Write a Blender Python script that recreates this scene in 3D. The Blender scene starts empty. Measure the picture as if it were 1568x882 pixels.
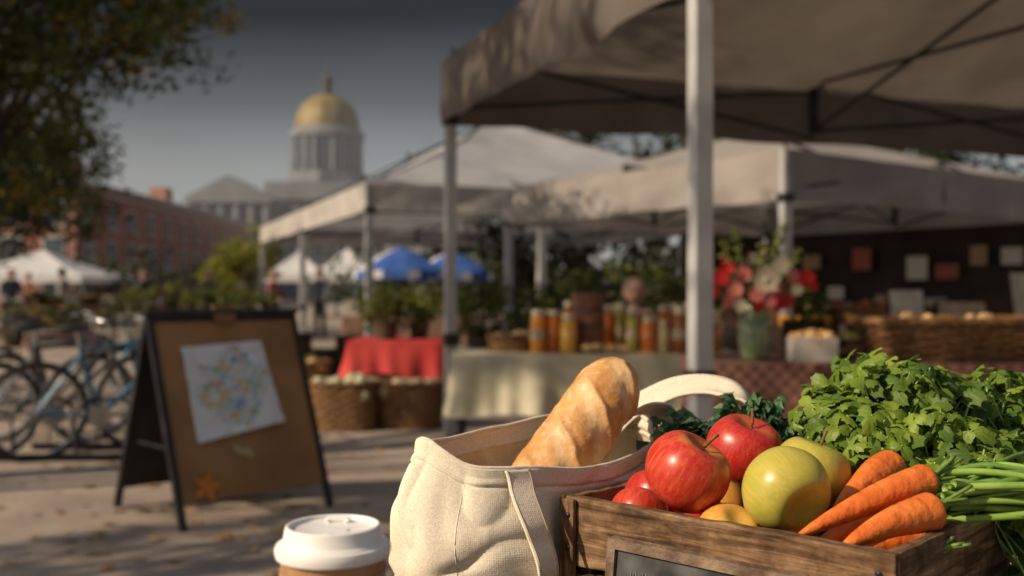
import bpy, bmesh, math, random
from mathutils import Vector, Matrix, noise, Euler
random.seed(7)
R=random.random
def U(a,b): return a+(b-a)*random.random()
scn=bpy.context.scene
COL=scn.collection
# ------------------------------------------------------------ materials
def nodes(name):
    m=bpy.data.materials.new(name); m.use_nodes=True
    nt=m.node_tree; b=nt.nodes['Principled BSDF']
    return m,nt,b
def c4(c): return (c[0],c[1],c[2],1)
def M(name,c1,c2=None,scale=5,rough=.6,bump=0,bscale=None,stretch=(1,1,1),detail=5,metal=0,spec=.4,ramp=(.35,.65),coat=0,transl=0,coord='Object',c3=None,bdist=.01):
    m,nt,b=nodes(name); N=nt.nodes; L=nt.links
    b.inputs['Roughness'].default_value=rough; b.inputs['Metallic'].default_value=metal
    b.inputs['Specular IOR Level'].default_value=spec; b.inputs['Coat Weight'].default_value=coat
    b.inputs['Base Color'].default_value=c4(c1)
    tc=N.new('ShaderNodeTexCoord'); mp=N.new('ShaderNodeMapping'); mp.inputs['Scale'].default_value=stretch
    L.new(tc.outputs[coord],mp.inputs[0])
    colout=None
    if c2 is not None:
        n=N.new('ShaderNodeTexNoise'); n.inputs['Scale'].default_value=scale; n.inputs['Detail'].default_value=detail
        L.new(mp.outputs[0],n.inputs['Vector'])
        r=N.new('ShaderNodeValToRGB'); r.color_ramp.elements[0].position=ramp[0]; r.color_ramp.elements[1].position=ramp[1]
        r.color_ramp.elements[0].color=c4(c1); r.color_ramp.elements[1].color=c4(c2)
        if c3 is not None:
            e=r.color_ramp.elements.new(min(.98,ramp[1]+.12)); e.color=c4(c3)
        L.new(n.outputs['Fac'],r.inputs[0]); L.new(r.outputs[0],b.inputs['Base Color']); colout=r.outputs[0]
    if bump:
        n2=N.new('ShaderNodeTexNoise'); n2.inputs['Scale'].default_value=bscale or scale*3; n2.inputs['Detail'].default_value=6
        L.new(mp.outputs[0],n2.inputs['Vector'])
        bp=N.new('ShaderNodeBump'); bp.inputs['Strength'].default_value=bump; bp.inputs['Distance'].default_value=bdist
        L.new(n2.outputs['Fac'],bp.inputs['Height']); L.new(bp.outputs[0],b.inputs['Normal'])
    if transl:
        t=N.new('ShaderNodeBsdfTranslucent'); t.inputs[0].default_value=c4(c2 or c1)
        if colout: L.new(colout,t.inputs[0])
        mx=N.new('ShaderNodeMixShader'); mx.inputs[0].default_value=transl
        out=N['Material Output']
        L.new(b.outputs[0],mx.inputs[1]); L.new(t.outputs[0],mx.inputs[2]); L.new(mx.outputs[0],out.inputs[0])
    return m
def weave_mat(name,c1,c2,freq=220):
    m,nt,b=nodes(name);N=nt.nodes;L=nt.links
    b.inputs['Roughness'].default_value=.95; b.inputs['Specular IOR Level'].default_value=.1
    tc=N.new('ShaderNodeTexCoord')
    w1=N.new('ShaderNodeTexWave');w1.bands_direction='X';w1.inputs['Scale'].default_value=freq;w1.inputs['Distortion'].default_value=1.0;w1.inputs['Detail Scale'].default_value=1.0
    w2=N.new('ShaderNodeTexWave');w2.bands_direction='Y';w2.inputs['Scale'].default_value=freq;w2.inputs['Distortion'].default_value=1.0;w2.inputs['Detail Scale'].default_value=1.0
    for w in(w1,w2): L.new(tc.outputs['UV'],w.inputs['Vector'])
    ad=N.new('ShaderNodeMath');ad.operation='MULTIPLY';L.new(w1.outputs['Fac'],ad.inputs[0]);L.new(w2.outputs['Fac'],ad.inputs[1])
    n=N.new('ShaderNodeTexNoise');n.inputs['Scale'].default_value=420;n.inputs['Detail'].default_value=4;L.new(tc.outputs['Object'],n.inputs['Vector'])
    a2=N.new('ShaderNodeMath');a2.operation='MULTIPLY_ADD';a2.inputs[1].default_value=.35;L.new(ad.outputs[0],a2.inputs[0]);L.new(n.outputs['Fac'],a2.inputs[2])
    r=N.new('ShaderNodeValToRGB');r.color_ramp.elements[0].position=.3;r.color_ramp.elements[1].position=.85
    r.color_ramp.elements[0].color=c4(c1);r.color_ramp.elements[1].color=c4(c2)
    L.new(a2.outputs[0],r.inputs[0]);L.new(r.outputs[0],b.inputs['Base Color'])
    bp=N.new('ShaderNodeBump');bp.inputs['Strength'].default_value=.5;bp.inputs['Distance'].default_value=.0008
    L.new(a2.outputs[0],bp.inputs['Height'])
    bq=N.new('ShaderNodeBump');bq.inputs['Strength'].default_value=.3;bq.inputs['Distance'].default_value=.006
    n6=N.new('ShaderNodeTexNoise');n6.inputs['Scale'].default_value=24;n6.inputs['Detail'].default_value=2;n6.inputs['Distortion'].default_value=.6;L.new(tc.outputs['Object'],n6.inputs['Vector'])
    L.new(n6.outputs[0],bq.inputs['Height']);L.new(bp.outputs[0],bq.inputs['Normal']);L.new(bq.outputs[0],b.inputs['Normal'])
    return m
def wood_mat(name,dark,mid,light,sc=1.0,bump=.6):
    m,nt,b=nodes(name);N=nt.nodes;L=nt.links
    b.inputs['Roughness'].default_value=.8; b.inputs['Specular IOR Level'].default_value=.2
    tc=N.new('ShaderNodeTexCoord');mp=N.new('ShaderNodeMapping');mp.inputs['Scale'].default_value=(9*sc,110*sc,110*sc)
    oi=N.new('ShaderNodeObjectInfo');va=N.new('ShaderNodeVectorMath');va.operation='ADD'
    L.new(tc.outputs['Object'],va.inputs[0]);L.new(oi.outputs['Random'],va.inputs[1]);L.new(va.outputs[0],mp.inputs[0])
    n=N.new('ShaderNodeTexNoise');n.inputs['Scale'].default_value=1;n.inputs['Detail'].default_value=8;n.inputs['Distortion'].default_value=1.0;n.inputs['Roughness'].default_value=.65;L.new(mp.outputs[0],n.inputs['Vector'])
    r=N.new('ShaderNodeValToRGB');e=r.color_ramp.elements;e[0].position=.32;e[0].color=c4(dark);e[1].position=.68;e[1].color=c4(light);x=e.new(.5);x.color=c4(mid)
    L.new(n.outputs['Fac'],r.inputs[0])
    n2=N.new('ShaderNodeTexNoise');n2.inputs['Scale'].default_value=26*sc;n2.inputs['Detail'].default_value=8;n2.inputs['Roughness'].default_value=.7;L.new(va.outputs[0],n2.inputs['Vector'])
    r2=N.new('ShaderNodeValToRGB');r2.color_ramp.elements[0].position=.36;r2.color_ramp.elements[1].position=.6;r2.color_ramp.elements[0].color=(.30,.26,.23,1);r2.color_ramp.elements[1].color=(1,1,1,1)
    L.new(n2.outputs['Fac'],r2.inputs[0])
    mx=N.new('ShaderNodeMixRGB');mx.blend_type='MULTIPLY';mx.inputs[0].default_value=.9;L.new(r.outputs[0],mx.inputs[1]);L.new(r2.outputs[0],mx.inputs[2])
    L.new(mx.outputs[0],b.inputs['Base Color'])
    bp=N.new('ShaderNodeBump');bp.inputs['Strength'].default_value=bump;bp.inputs['Distance'].default_value=.003
    L.new(n.outputs['Fac'],bp.inputs['Height']);L.new(bp.outputs[0],b.inputs['Normal'])
    return m
# ------------------------------------------------------------ mesh builder
class MB:
    def __init__(s): s.v=[];s.f=[];s.m=[]
    def add(s,vs,fs,mi=0):
        o=len(s.v); s.v.extend([tuple(p) for p in vs])
        for f in fs: s.f.append([i+o for i in f]); s.m.append(mi)
    def box(s,c,d,mi=0,rz=0,rx=0,ry=0):
        Rm=Euler((rx,ry,rz)).to_matrix(); c=Vector(c)
        vs=[c+Rm@Vector((x*d[0]/2,y*d[1]/2,z*d[2]/2)) for x in(-1,1) for y in(-1,1) for z in(-1,1)]
        s.add(vs,[(0,1,3,2),(4,6,7,5),(0,4,5,1),(2,3,7,6),(0,2,6,4),(1,5,7,3)],mi)
    def tube(s,pts,rs,mi=0,seg=8,cap=True):
        pts=[Vector(p) for p in pts]
        if not hasattr(rs,'__len__'): rs=[rs]*len(pts)
        vs=[];fs=[]
        up=Vector((0,0,1))
        for i,p in enumerate(pts):
            t=(pts[min(i+1,len(pts)-1)]-pts[max(i-1,0)]).normalized()
            a=t.cross(up)
            if a.length<.1: a=t.cross(Vector((1,0,0)))
            a.normalize(); b=t.cross(a)
            for k in range(seg):
                an=2*math.pi*k/seg
                vs.append(p+(a*math.cos(an)+b*math.sin(an))*rs[i])
        for i in range(len(pts)-1):
            for k in range(seg):
                k2=(k+1)%seg
                fs.append((i*seg+k,i*seg+k2,(i+1)*seg+k2,(i+1)*seg+k))
        if cap:
            fs.append(tuple(range(seg))); fs.append(tuple((len(pts)-1)*seg+k for k in range(seg)))
        s.add(vs,fs,mi)
    def lathe(s,c,prof,mi=0,seg=24,sx=1,sy=1):
        c=Vector(c);vs=[];fs=[]
        for r,z in prof:
            for k in range(seg):
                a=2*math.pi*k/seg; vs.append(c+Vector((r*sx*math.cos(a),r*sy*math.sin(a),z)))
        for i in range(len(prof)-1):
            for k in range(seg):
                k2=(k+1)%seg; fs.append((i*seg+k,i*seg+k2,(i+1)*seg+k2,(i+1)*seg+k))
        s.add(vs,fs,mi)
    def ball(s,c,r,mi=0,seg=10,rings=7,sz=1,nz=0):
        c=Vector(c);vs=[];fs=[]
        for i in range(rings+1):
            ph=math.pi*i/rings
            for k in range(seg):
                a=2*math.pi*k/seg
                d=Vector((math.sin(ph)*math.cos(a),math.sin(ph)*math.sin(a),math.cos(ph)*sz))
                q=1+nz*noise.noise((c+d*r)*(1.7/r)) if nz else 1
                vs.append(c+d*r*q)
        for i in range(rings):
            for k in range(seg):
                k2=(k+1)%seg; fs.append((i*seg+k,(i+1)*seg+k,(i+1)*seg+k2,i*seg+k2))
        s.add(vs,fs,mi)
    def leaves(s,c,rad,n,size,mi=0,flat=1.0):
        c=Vector(c)
        for _ in range(n):
            d=Vector((random.gauss(0,1),random.gauss(0,1),random.gauss(0,1))).normalized()*rad*(R()**.45)
            d.z*=flat
            p=c+d
            a=Vector((random.gauss(0,1),random.gauss(0,1),random.gauss(0,.7))).normalized()
            b=a.cross(Vector((random.gauss(0,1),random.gauss(0,1),random.gauss(0,1)))).normalized()
            l=size*U(.6,1.3); w=l*.38
            s.add([p-a*l,p+b*w,p+a*l,p-b*w],[(0,1,2,3)],mi if not hasattr(mi,'__len__') else random.choice(mi))
    def obj(s,name,mats,smooth=True,parent=None,loc=None,rot=None,angle=None):
        me=bpy.data.meshes.new(name); me.from_pydata(s.v,[],s.f)
        for m in (mats if hasattr(mats,'__len__') else [mats]): me.materials.append(m)
        me.polygons.foreach_set('material_index',s.m)
        me.polygons.foreach_set('use_smooth',[smooth]*len(s.f))
        me.update()
        if smooth and angle: 
            try: me.set_sharp_from_angle(angle=math.radians(angle))
            except Exception: pass
        o=bpy.data.objects.new(name,me); COL.objects.link(o)
        if loc: o.location=loc
        if rot: o.rotation_euler=rot
        if parent: par(o,parent)
        return o
def par(o,p):
    o.parent=p; o.matrix_parent_inverse=Matrix.Translation(p.location).inverted()
def grp(name,loc):
    e=bpy.data.objects.new(name,None); e.location=loc; e.empty_display_size=.1; COL.objects.link(e); return e
def bez(pts,n=12):
    out=[];P=[Vector(p) for p in pts];P=[P[0]*2-P[1]]+P+[P[-1]*2-P[-2]]
    for i in range(1,len(P)-2):
        for k in range(n):
            t=k/n;a,b,c,d=P[i-1:i+3]
            out.append(.5*((2*b)+(c-a)*t+(2*a-5*b+4*c-d)*t*t+(3*b-a-3*c+d)*t**3))
    out.append(P[-2]);return out

# ------------------------------------------------------------ common materials
wood_old=wood_mat('weathered_wood',(.06,.034,.02),(.21,.12,.062),(.40,.26,.15))
wood_dark=wood_mat('dark_wood',(.03,.018,.012),(.08,.045,.028),(.14,.085,.05))
metal_w=M('painted_steel',(.46,.46,.46),(.34,.34,.35),scale=3,rough=.35,spec=.5)
metal_d=M('dark_steel',(.03,.03,.035),rough=.4)
black=M('black_plastic',(.015,.015,.017),(.03,.03,.03),scale=8,rough=.5)
bark=M('bark',(.035,.026,.02),(.08,.06,.045),scale=6,rough=.9,bump=.6,stretch=(1,1,.25))
leafg=M('leaf_green',(.03,.048,.01),(.10,.12,.025),scale=1.6,rough=.6,transl=.35)
leafy=M('leaf_yellow',(.16,.14,.02),(.30,.20,.03),scale=2,rough=.6,transl=.4)
leafd=M('leaf_dark',(.012,.019,.007),(.035,.045,.014),scale=.5,rough=.7,transl=.15)
leafy2=M('leaf_lime',(.14,.17,.02),(.26,.25,.03),scale=1.2,rough=.6,transl=.35)
wicker=M('wicker',(.10,.045,.018),(.30,.16,.065),scale=40,rough=.7,bump=.8,bscale=90)
skin=M('skin',(.48,.28,.2),(.55,.34,.25),scale=20,rough=.5)
hairm=M('hair',(.25,.17,.09),(.12,.08,.04),scale=60,rough=.6)

# ------------------------------------------------------------ ground
gm,nt,b=nodes('pavement');N=nt.nodes;L=nt.links
tc=N.new('ShaderNodeTexCoord')
n1=N.new('ShaderNodeTexNoise');n1.inputs['Scale'].default_value=.9;n1.inputs['Detail'].default_value=9;n1.inputs['Roughness'].default_value=.65
n2=N.new('ShaderNodeTexNoise');n2.inputs['Scale'].default_value=60;n2.inputs['Detail'].default_value=4
L.new(tc.outputs['Object'],n1.inputs['Vector']);L.new(tc.outputs['Object'],n2.inputs['Vector'])
r=N.new('ShaderNodeValToRGB');e=r.color_ramp.elements;e[0].position=.3;e[0].color=(.19,.15,.12,1);e[1].position=.7;e[1].color=(.46,.38,.31,1)
L.new(n1.outputs['Fac'],r.inputs[0])
r2=N.new('ShaderNodeValToRGB');r2.color_ramp.elements[0].position=.3;r2.color_ramp.elements[0].color=(.45,.43,.42,1);r2.color_ramp.elements[1].position=.6
L.new(n2.outputs['Fac'],r2.inputs[0])
mx=N.new('ShaderNodeMixRGB');mx.blend_type='MULTIPLY';mx.inputs[0].default_value=.6
L.new(r.outputs[0],mx.inputs[1]);L.new(r2.outputs[0],mx.inputs[2]);L.new(mx.outputs[0],b.inputs['Base Color'])
b.inputs['Roughness'].default_value=.85
bp=N.new('ShaderNodeBump');bp.inputs['Strength'].default_value=.4;bp.inputs['Distance'].default_value=.01;L.new(n2.outputs['Fac'],bp.inputs['Height']);L.new(bp.outputs[0],b.inputs['Normal'])
mb=MB();mb.add([(-900,-300,0),(900,-300,0),(900,1500,0),(-900,1500,0)],[(0,1,2,3)]);mb.obj('ground',gm,False)

lf1=M('fallen_leaf_orange',(.42,.18,.06),(.30,.14,.05),scale=9,rough=.7)
lf2=M('fallen_leaf_tan',(.42,.30,.17),(.25,.16,.08),scale=9,rough=.7)
def maple(mb,c,sz,ang,mi,tilt=(0,0),Rm=None):
    pts=[];n=20
    Rm=Rm or Euler((tilt[0],tilt[1],ang)).to_matrix()
    for k in range(n):
        a=2*math.pi*k/n; rr=sz*(.45+.55*(abs(math.cos(2.5*a))**1.2))*U(.85,1.1)
        pts.append(Vector(c)+Rm@Vector((rr*math.cos(a),rr*math.sin(a),U(0,.12)*sz)))
    mb.add([Vector(c)+Rm@Vector((0,0,.05*sz))]+pts,[(0,k+1,(k+1)%n+1) for k in range(n)],mi)
mb=MB()
for i in range(380):
    y=U(2.8,16);x=U(-.52,.1)*y
    if R()<.6: x=U(-.5,-.15)*y
    maple(mb,(x,y,.008),U(.02,.055),U(0,6.3),0 if R()<.25 else 1,(U(-.3,.3),U(-.3,.3)))
mb.obj('fallen_leaves',[lf1,lf2],False)

# ------------------------------------------------------------ tents
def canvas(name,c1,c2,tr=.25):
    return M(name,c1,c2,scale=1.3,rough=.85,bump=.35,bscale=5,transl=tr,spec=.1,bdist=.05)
def fab_panel(mb,P0,P1,z0,z1,n=40,amp=.02,mi=0,sag=.04,seed=0):
    P0=Vector(P0);P1=Vector(P1);d=(P1-P0);nrm=Vector((-d.y,d.x)).normalized();L_=d.length
    vs=[];fs=[];rows=7
    for j in range(rows):
        t=j/(rows-1)
        for i in range(n+1):
            s=i/n;p=P0+d*s
            w=noise.noise(Vector((s*L_*1.6+seed+t*1.5,t*1.2,seed)))*amp*(.4+1.4*(1-t))
            z=z0+(z1-z0)*t
            if j==0: z+=noise.noise(Vector((s*L_*1.1,seed,3)))*sag
            vs.append((p.x+nrm.x*w,p.y+nrm.y*w,z))
    for j in range(rows-1):
        for i in range(n):
            a=j*(n+1)+i;fs.append((a,a+1,a+n+2,a+n+1))
    mb.add(vs,fs,mi)
def tent(name,C,a,b,zb,zt,zp,mat,matroof,posts,pr=.04,sag=.12,truss=True,seed=0,n=36):
    C=Vector(C);a=Vector(a);b=Vector(b)
    e=grp(name,(C.x,C.y,0))
    cor=[C,C+a,C+a+b,C+b]; cen=C+(a+b)/2
    mb=MB()
    for k in range(4):
        P0,P1=cor[k],cor[(k+1)%4]
        fab_panel(mb,P0,P1,zb,zt,n,.05,0,.04,seed+k)
        vs=[];fs=[];rows=12
        for j in range(rows+1):
            t=j/rows
            for i in range(n+1):
                s=i/n;p=(P0+(P1-P0)*s)*(1-t)+cen*t
                z=zt+(zp-zt)*t-sag*math.sin(math.pi*t)*(.5+.5*math.sin(math.pi*s))+noise.noise(Vector((p.x*1.1,p.y*1.1,seed)))*.05*(1-t)*min(1,t*6)
                vs.append((p.x,p.y,z))
        for j in range(rows):
            for i in range(n):
                q=j*(n+1)+i;fs.append((q,q+1,q+n+2,q+n+1))
        mb.add(vs,fs,1)
    mb.obj('canopy',[mat,matroof],True,e,angle=50)
    mb=MB()
    for p in posts:
        p=Vector(p)
        mb.box((p.x,p.y,zt/2),(pr*2,pr*2,zt),0,rz=.35)
        mb.box((p.x,p.y,.01),(pr*4,pr*4,.02),1,rz=.35)
        mb.box((p.x,p.y,.83*1.0),(pr*2.5,pr*2.5,.10),1,rz=.35)
        mb.box((p.x,p.y,zb+.02),(pr*2.6,pr*2.6,.09),1,rz=.35)
    mb.obj('legs',[metal_w,black],False,e)
    if truss:
        mb=MB();r=.018
        for k in range(4):
            P0,P1=cor[k],cor[(k+1)%4];inn=(cen-P0).normalized()*.08
            P0=P0+inn;P1=P1+(cen-cor[(k+1)%4]).normalized()*.08
            Mi=(P0+P1)/2
            for (q0,q1) in((P0,Mi),(Mi,P1)):
                mb.tube([(q0.x,q0.y,zb+.05),(q1.x,q1.y,zt+.1)],r,0,6);mb.tube([(q0.x,q0.y,zt-.02),(q1.x,q1.y,zb+.12)],r,0,6)
            mb.box((Mi.x,Mi.y,(zb+zt)/2+.1),(.07,.07,zt-zb),1)
            mb.tube([(Mi.x,Mi.y,zb+.12),(cen.x,cen.y,zt+.55)],r,0,6);mb.tube([(Mi.x,Mi.y,zt+.05),(cen.x,cen.y,zt)],r,0,6)
            mb.tube([(P0.x,P0.y,zt),(cen.x,cen.y,zp-.05)],r*1.1,0,6)
        mb.tube([(cen.x,cen.y,zt-.1),(cen.x,cen.y,zp)],.03,0,8)
        mb.obj('truss_frame',[metal_d,black],True,e)
    return e
cA=canvas('canvas_taupe',(.14,.118,.105),(.20,.172,.155),.30)
cA2=canvas('canvas_taupe_roof',(.17,.14,.112),(.24,.20,.16),.35)
cB=canvas('canvas_white',(.46,.43,.41),(.58,.55,.52),.3)
cB2=canvas('canvas_white_roof',(.36,.36,.38),(.46,.46,.48),.25)
cC=canvas('canvas_grey',(.33,.30,.285),(.42,.385,.36),.3)
A=Vector((-.58,8.4));u=Vector((.342,-.94));v=Vector((.94,.342))
tent('canopy_tent',A,u*6.2,v*7.2,2.6,3.1,4.3,cA,cA2,[A+u*.06+v*.06,A+u*4.04+v*.05,A+v*7.1+u*.1,A+v*7.1+u*4],.042,.15,True,1,48)
tent('canopy_tent',(-2.34,16.4),Vector((-.36,.93))*13,Vector((.93,.36))*9,2.49,2.94,5.25,cB,cB2,[(-2.3,16.5),(-6.9,28.3),(.5,17.55),(5.95,19.7),(-4.6,22.5)],.06,.25,True,11)
tC=tent('canopy_tent',(2.9,10.8),Vector((-3.0,4.5)),Vector((4.9,3.72)),2.19,2.72,3.6,cC,cC,[(2.9,10.86),(-.05,15.25),(7.75,14.5),(4.7,18.9)],.05,.05,True,21)
cD=canvas('backdrop_shade',(.03,.024,.02),(.055,.045,.038),.05)
mb=MB();fab_panel(mb,(7.7,14.6),(4.75,18.95),.02,2.2,40,.08,0,.0,3);fab_panel(mb,(4.7,18.95),(2.9,17.6),.02,2.2,40,.08,0,.0,5);mb.obj('dark_backdrop',[cD],True,tC)  # dark sheet added behind the stall, standing in for its shaded interior
cW=canvas('canvas_bright',(.62,.62,.64),(.72,.72,.72),.3)
cBlue=canvas('canvas_blue',(.04,.10,.34),(.07,.15,.42),.2)
def small_tent(x,y,w,zb,zt,zp,m,m2=None):
    tent('market_tent',(x-w/2,y),(0,w),(w,0),zb,zt,zp,m,m2 or m,[(x-w/2,y),(x+w/2,y),(x-w/2,y+w),(x+w/2,y+w)],.05,.2,False,x,12)
small_tent(-22.5,46,6.4,1.5,1.8,3.1,cW)
small_tent(-31,66,6.4,1.7,2.1,3.6,cW)
small_tent(-9.0,42,2.7,1.5,1.8,2.85,cW)
small_tent(-7.0,42,2.9,1.5,1.8,2.95,cW)
def umbrella(x,y,r,zb,zp):
    e=grp('market_umbrella',(x,y,0));mb=MB();n=24
    vs=[(x,y,zp)];
    for j,(f,z) in enumerate(((.5,zp-(zp-zb-.25)*.42),(1,zb+.25),(1.01,zb))):
        for k in range(n):
            a=2*math.pi*k/n;rr=r*f*(1-.04*(k%3==0));vs.append((x+rr*math.cos(a),y+rr*math.sin(a),z))
    for k in range(n):
        k2=(k+1)%n;mi=(k//3)%4==0
        mb.add([vs[0],vs[1+k],vs[1+k2]],[(0,1,2)],int(mi))
        mb.add([vs[1+k],vs[1+k2],vs[1+n+k2],vs[1+n+k]],[(0,1,2,3)],int(mi))
        mb.add([vs[1+n+k],vs[1+n+k2],vs[1+2*n+k2],vs[1+2*n+k]],[(0,1,2,3)],1 if k%3==1 else 0)
    mb.obj('shade',[cBlue,cW],False,e)
    mb=MB();mb.tube([(x,y,0),(x,y,zp+.1)],.03);mb.lathe((x,y,0),[(.3,0),(.3,.08),(.05,.1)]);mb.obj('pole',metal_w,True,e)
umbrella(-3.6,33,1.5,1.55,2.6);umbrella(-2.0,34,1.4,1.5,2.5)

# ------------------------------------------------------------ trees
def tree(name,base,h,crown,ncl,nl,ls,mats,lean=(0,0),clr=.55,trunk=.16,low=None,seed=1):
    random.seed(seed)
    bx,by=base;e=MB()
    top=Vector((bx+lean[0],by+lean[1],h*.8))
    tp=[Vector((bx,by,0))+ (top-Vector((bx,by,0)))*t+Vector((noise.noise(Vector((t*3,seed,0)))*.3*t,noise.noise(Vector((t*3,seed,5)))*.3*t,0)) for t in [i/8 for i in range(9)]]
    e.tube(tp,[trunk*(1.3 if i==0 else 1-.09*i) for i in range(9)],0,10)
    ends=[]
    cc=Vector((bx+lean[0],by+lean[1],h-crown[2]))
    nb=max(7,ncl//9)
    for i in range(nb):
        t=U(.35,.95);s=tp[int(t*8)]
        a=2*math.pi*i/nb+U(-.4,.4)
        el=U(-.25,.9)
        q=cc+Vector((math.cos(a)*crown[0]*math.cos(el),math.sin(a)*crown[1]*math.cos(el),math.sin(el)*crown[2]))*U(.6,.9)
        mid=(s+q)/2+Vector((U(-.2,.2),U(-.2,.2),U(.0,.4)))
        br=bez([s,mid,q],5)
        e.tube(br,[trunk*.30*(1-k/len(br)*.9) for k in range(len(br))],0,6)
        ends+=[br[-1],br[-3],mid]
        for _ in range(3):
            q2=q+Vector((U(-1,1)*crown[0],U(-1,1)*crown[1],U(-1,.7)*crown[2]))*.35
            e.tube([br[-4],(br[-4]+q2)/2+Vector((0,0,.1)),q2],[trunk*.12,trunk*.07,trunk*.02],0,5);ends+=[q2]
    for k in range(ncl):
        if R()<.7: c=random.choice(ends)+Vector((random.gauss(0,1)*crown[0],random.gauss(0,1)*crown[1],random.gauss(0,1)*crown[2]))*.14
        else:
            d=Vector((random.gauss(0,1),random.gauss(0,1),random.gauss(0,1))).normalized()*U(.6,1)
            c=cc+Vector((d.x*crown[0],d.y*crown[1],d.z*crown[2]))
        if low and c.z<low: c.z=low+U(0,.6)
        e.leaves(c,clr*U(.5,1.15),nl,ls,random.choices([1,2],[.8,.2]),.75) if R()<.85 else e.leaves(c,clr*.8,nl,ls,1,.6)
    return e.obj(name,mats,False)
tree('maple_tree',(-7.0,12.4),7.0,(2.5,2.3,2.5),330,75,.07,[bark,leafg,leafy],lean=(.95,-.2),clr=.55,trunk=.16,low=2.2,seed=4)
tree('maple_tree',(-8.0,10.0),8.0,(2.6,2.4,2.8),90,55,.08,[bark,leafg,leafy],clr=.6,trunk=.22,low=2.4,seed=9)
tree('maple_tree',(-13.2,24),6.6,(3.4,2.6,2.7),240,60,.12,[bark,leafd,leafg],clr=.8,trunk=.2,low=1.7,seed=41)
# shade trees beside the square (outside the picture, they dapple the paving and shade the front canopy)
tree('maple_tree',(-8.8,.6),9.2,(2.6,2.6,2.9),46,55,.10,[bark,leafg,leafy],clr=.5,trunk=.25,low=3.5,seed=13)
tree('maple_tree',(-10.6,3.6),11.8,(2.4,3.0,1.9),110,50,.10,[bark,leafg,leafy],clr=.6,trunk=.25,low=8.4,seed=17)  # unseen tall tree, added so its high crown shades the front canopy valance
tree('maple_tree',(-6.2,2.3),5.6,(1.3,1.5,1.4),18,34,.08,[bark,leafg,leafy],clr=.4,trunk=.14,low=3.0,seed=19)
tree('young_tree',(-7.7,30),3.1,(1.0,.8,1.2),60,40,.09,[bark,leafy2,leafy],clr=.4,trunk=.06,low=.8,seed=23)
tree('young_tree',(-9.3,33),2.4,(.9,.8,1.0),40,40,.09,[bark,leafy2,leafg],clr=.4,trunk=.06,low=.6,seed=24)
random.seed(31)
mb=MB()
for i in range(34):
    x=-4+i*1.35+U(-.5,.5);y=U(40,50)
    h=U(7.2,9.5) if x>-2 else U(4.5,6)
    if x>14: h+=2
    mb.tube([(x,y,0),(x+U(-.3,.3),y,h*.6)],[.2,.1],0,6)
    for _ in range(36):
        z=U(.2,h);w=2.4*math.sqrt(max(.15,1-((z-h*.45)/(h*.56))**2))
        mb.leaves((x+U(-1,1)*w,y+U(-1.2,.6)*w,z),U(.6,1.1),26,.26,random.choices([1,1,1,1,2])[0],.8)
mb.obj('tree_line',[bark,leafd,leafg],False)
mb=MB()
for i in range(60):
    x=U(-40,-13);y=U(50,56)
    mb.leaves((x,y,U(.3,2.6)),1.1,40,.22,1,.8)
for i in range(70):
    mb.leaves((U(-1,20),U(29,32),U(.3,2.9)),1.0,40,.2,1,.8)
mb.obj('hedge',[bark,leafd],False)

# ------------------------------------------------------------ brick building
brk,nt,b=nodes('brick');N=nt.nodes;L=nt.links
tc=N.new('ShaderNodeTexCoord');sp=N.new('ShaderNodeSeparateXYZ');cb=N.new('ShaderNodeCombineXYZ')
L.new(tc.outputs['Object'],sp.inputs[0]);ad=N.new('ShaderNodeMath');L.new(sp.outputs[0],ad.inputs[0]);L.new(sp.outputs[1],ad.inputs[1])
L.new(ad.outputs[0],cb.inputs[0]);L.new(sp.outputs[2],cb.inputs[1])
bt=N.new('ShaderNodeTexBrick');bt.inputs['Color1'].default_value=(.40,.16,.115,1);bt.inputs['Color2'].default_value=(.32,.12,.085,1);bt.inputs['Mortar'].default_value=(.35,.3,.27,1);bt.inputs['Scale'].default_value=4
L.new(cb.outputs[0],bt.inputs['Vector']);L.new(bt.outputs[0],b.inputs['Base Color']);b.inputs['Roughness'].default_value=.9
stone=M('pale_stone',(.14,.148,.165),(.19,.20,.22),scale=.5,rough=.8)
trim=M('white_trim',(.42,.41,.4),rough=.6)
glass=M('window_glass',(.03,.04,.05),rough=.08,spec=.8)
def facade_y(mb,x,y0,y1,z0,rows,cols,rh,w,h,side=1,fr=1,gl=2):
    for r_ in range(rows):
        for c in range(cols):
            yc=y0+(y1-y0)*(c+.5)/cols; zc=z0+rh*(r_+.5)
            mb.box((x+side*.03,yc,zc),(.10,w+.3,h+.3),fr)
            mb.box((x+side*.07,yc,zc),(.08,w,h),gl)
            mb.box((x+side*.10,yc,zc),(.08,.07,h),fr);mb.box((x+side*.10,yc,zc),(.075,w,.07),fr)
            mb.box((x+side*.10,yc,zc-h/2-.18),(.3,w+.4,.12),fr)
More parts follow.
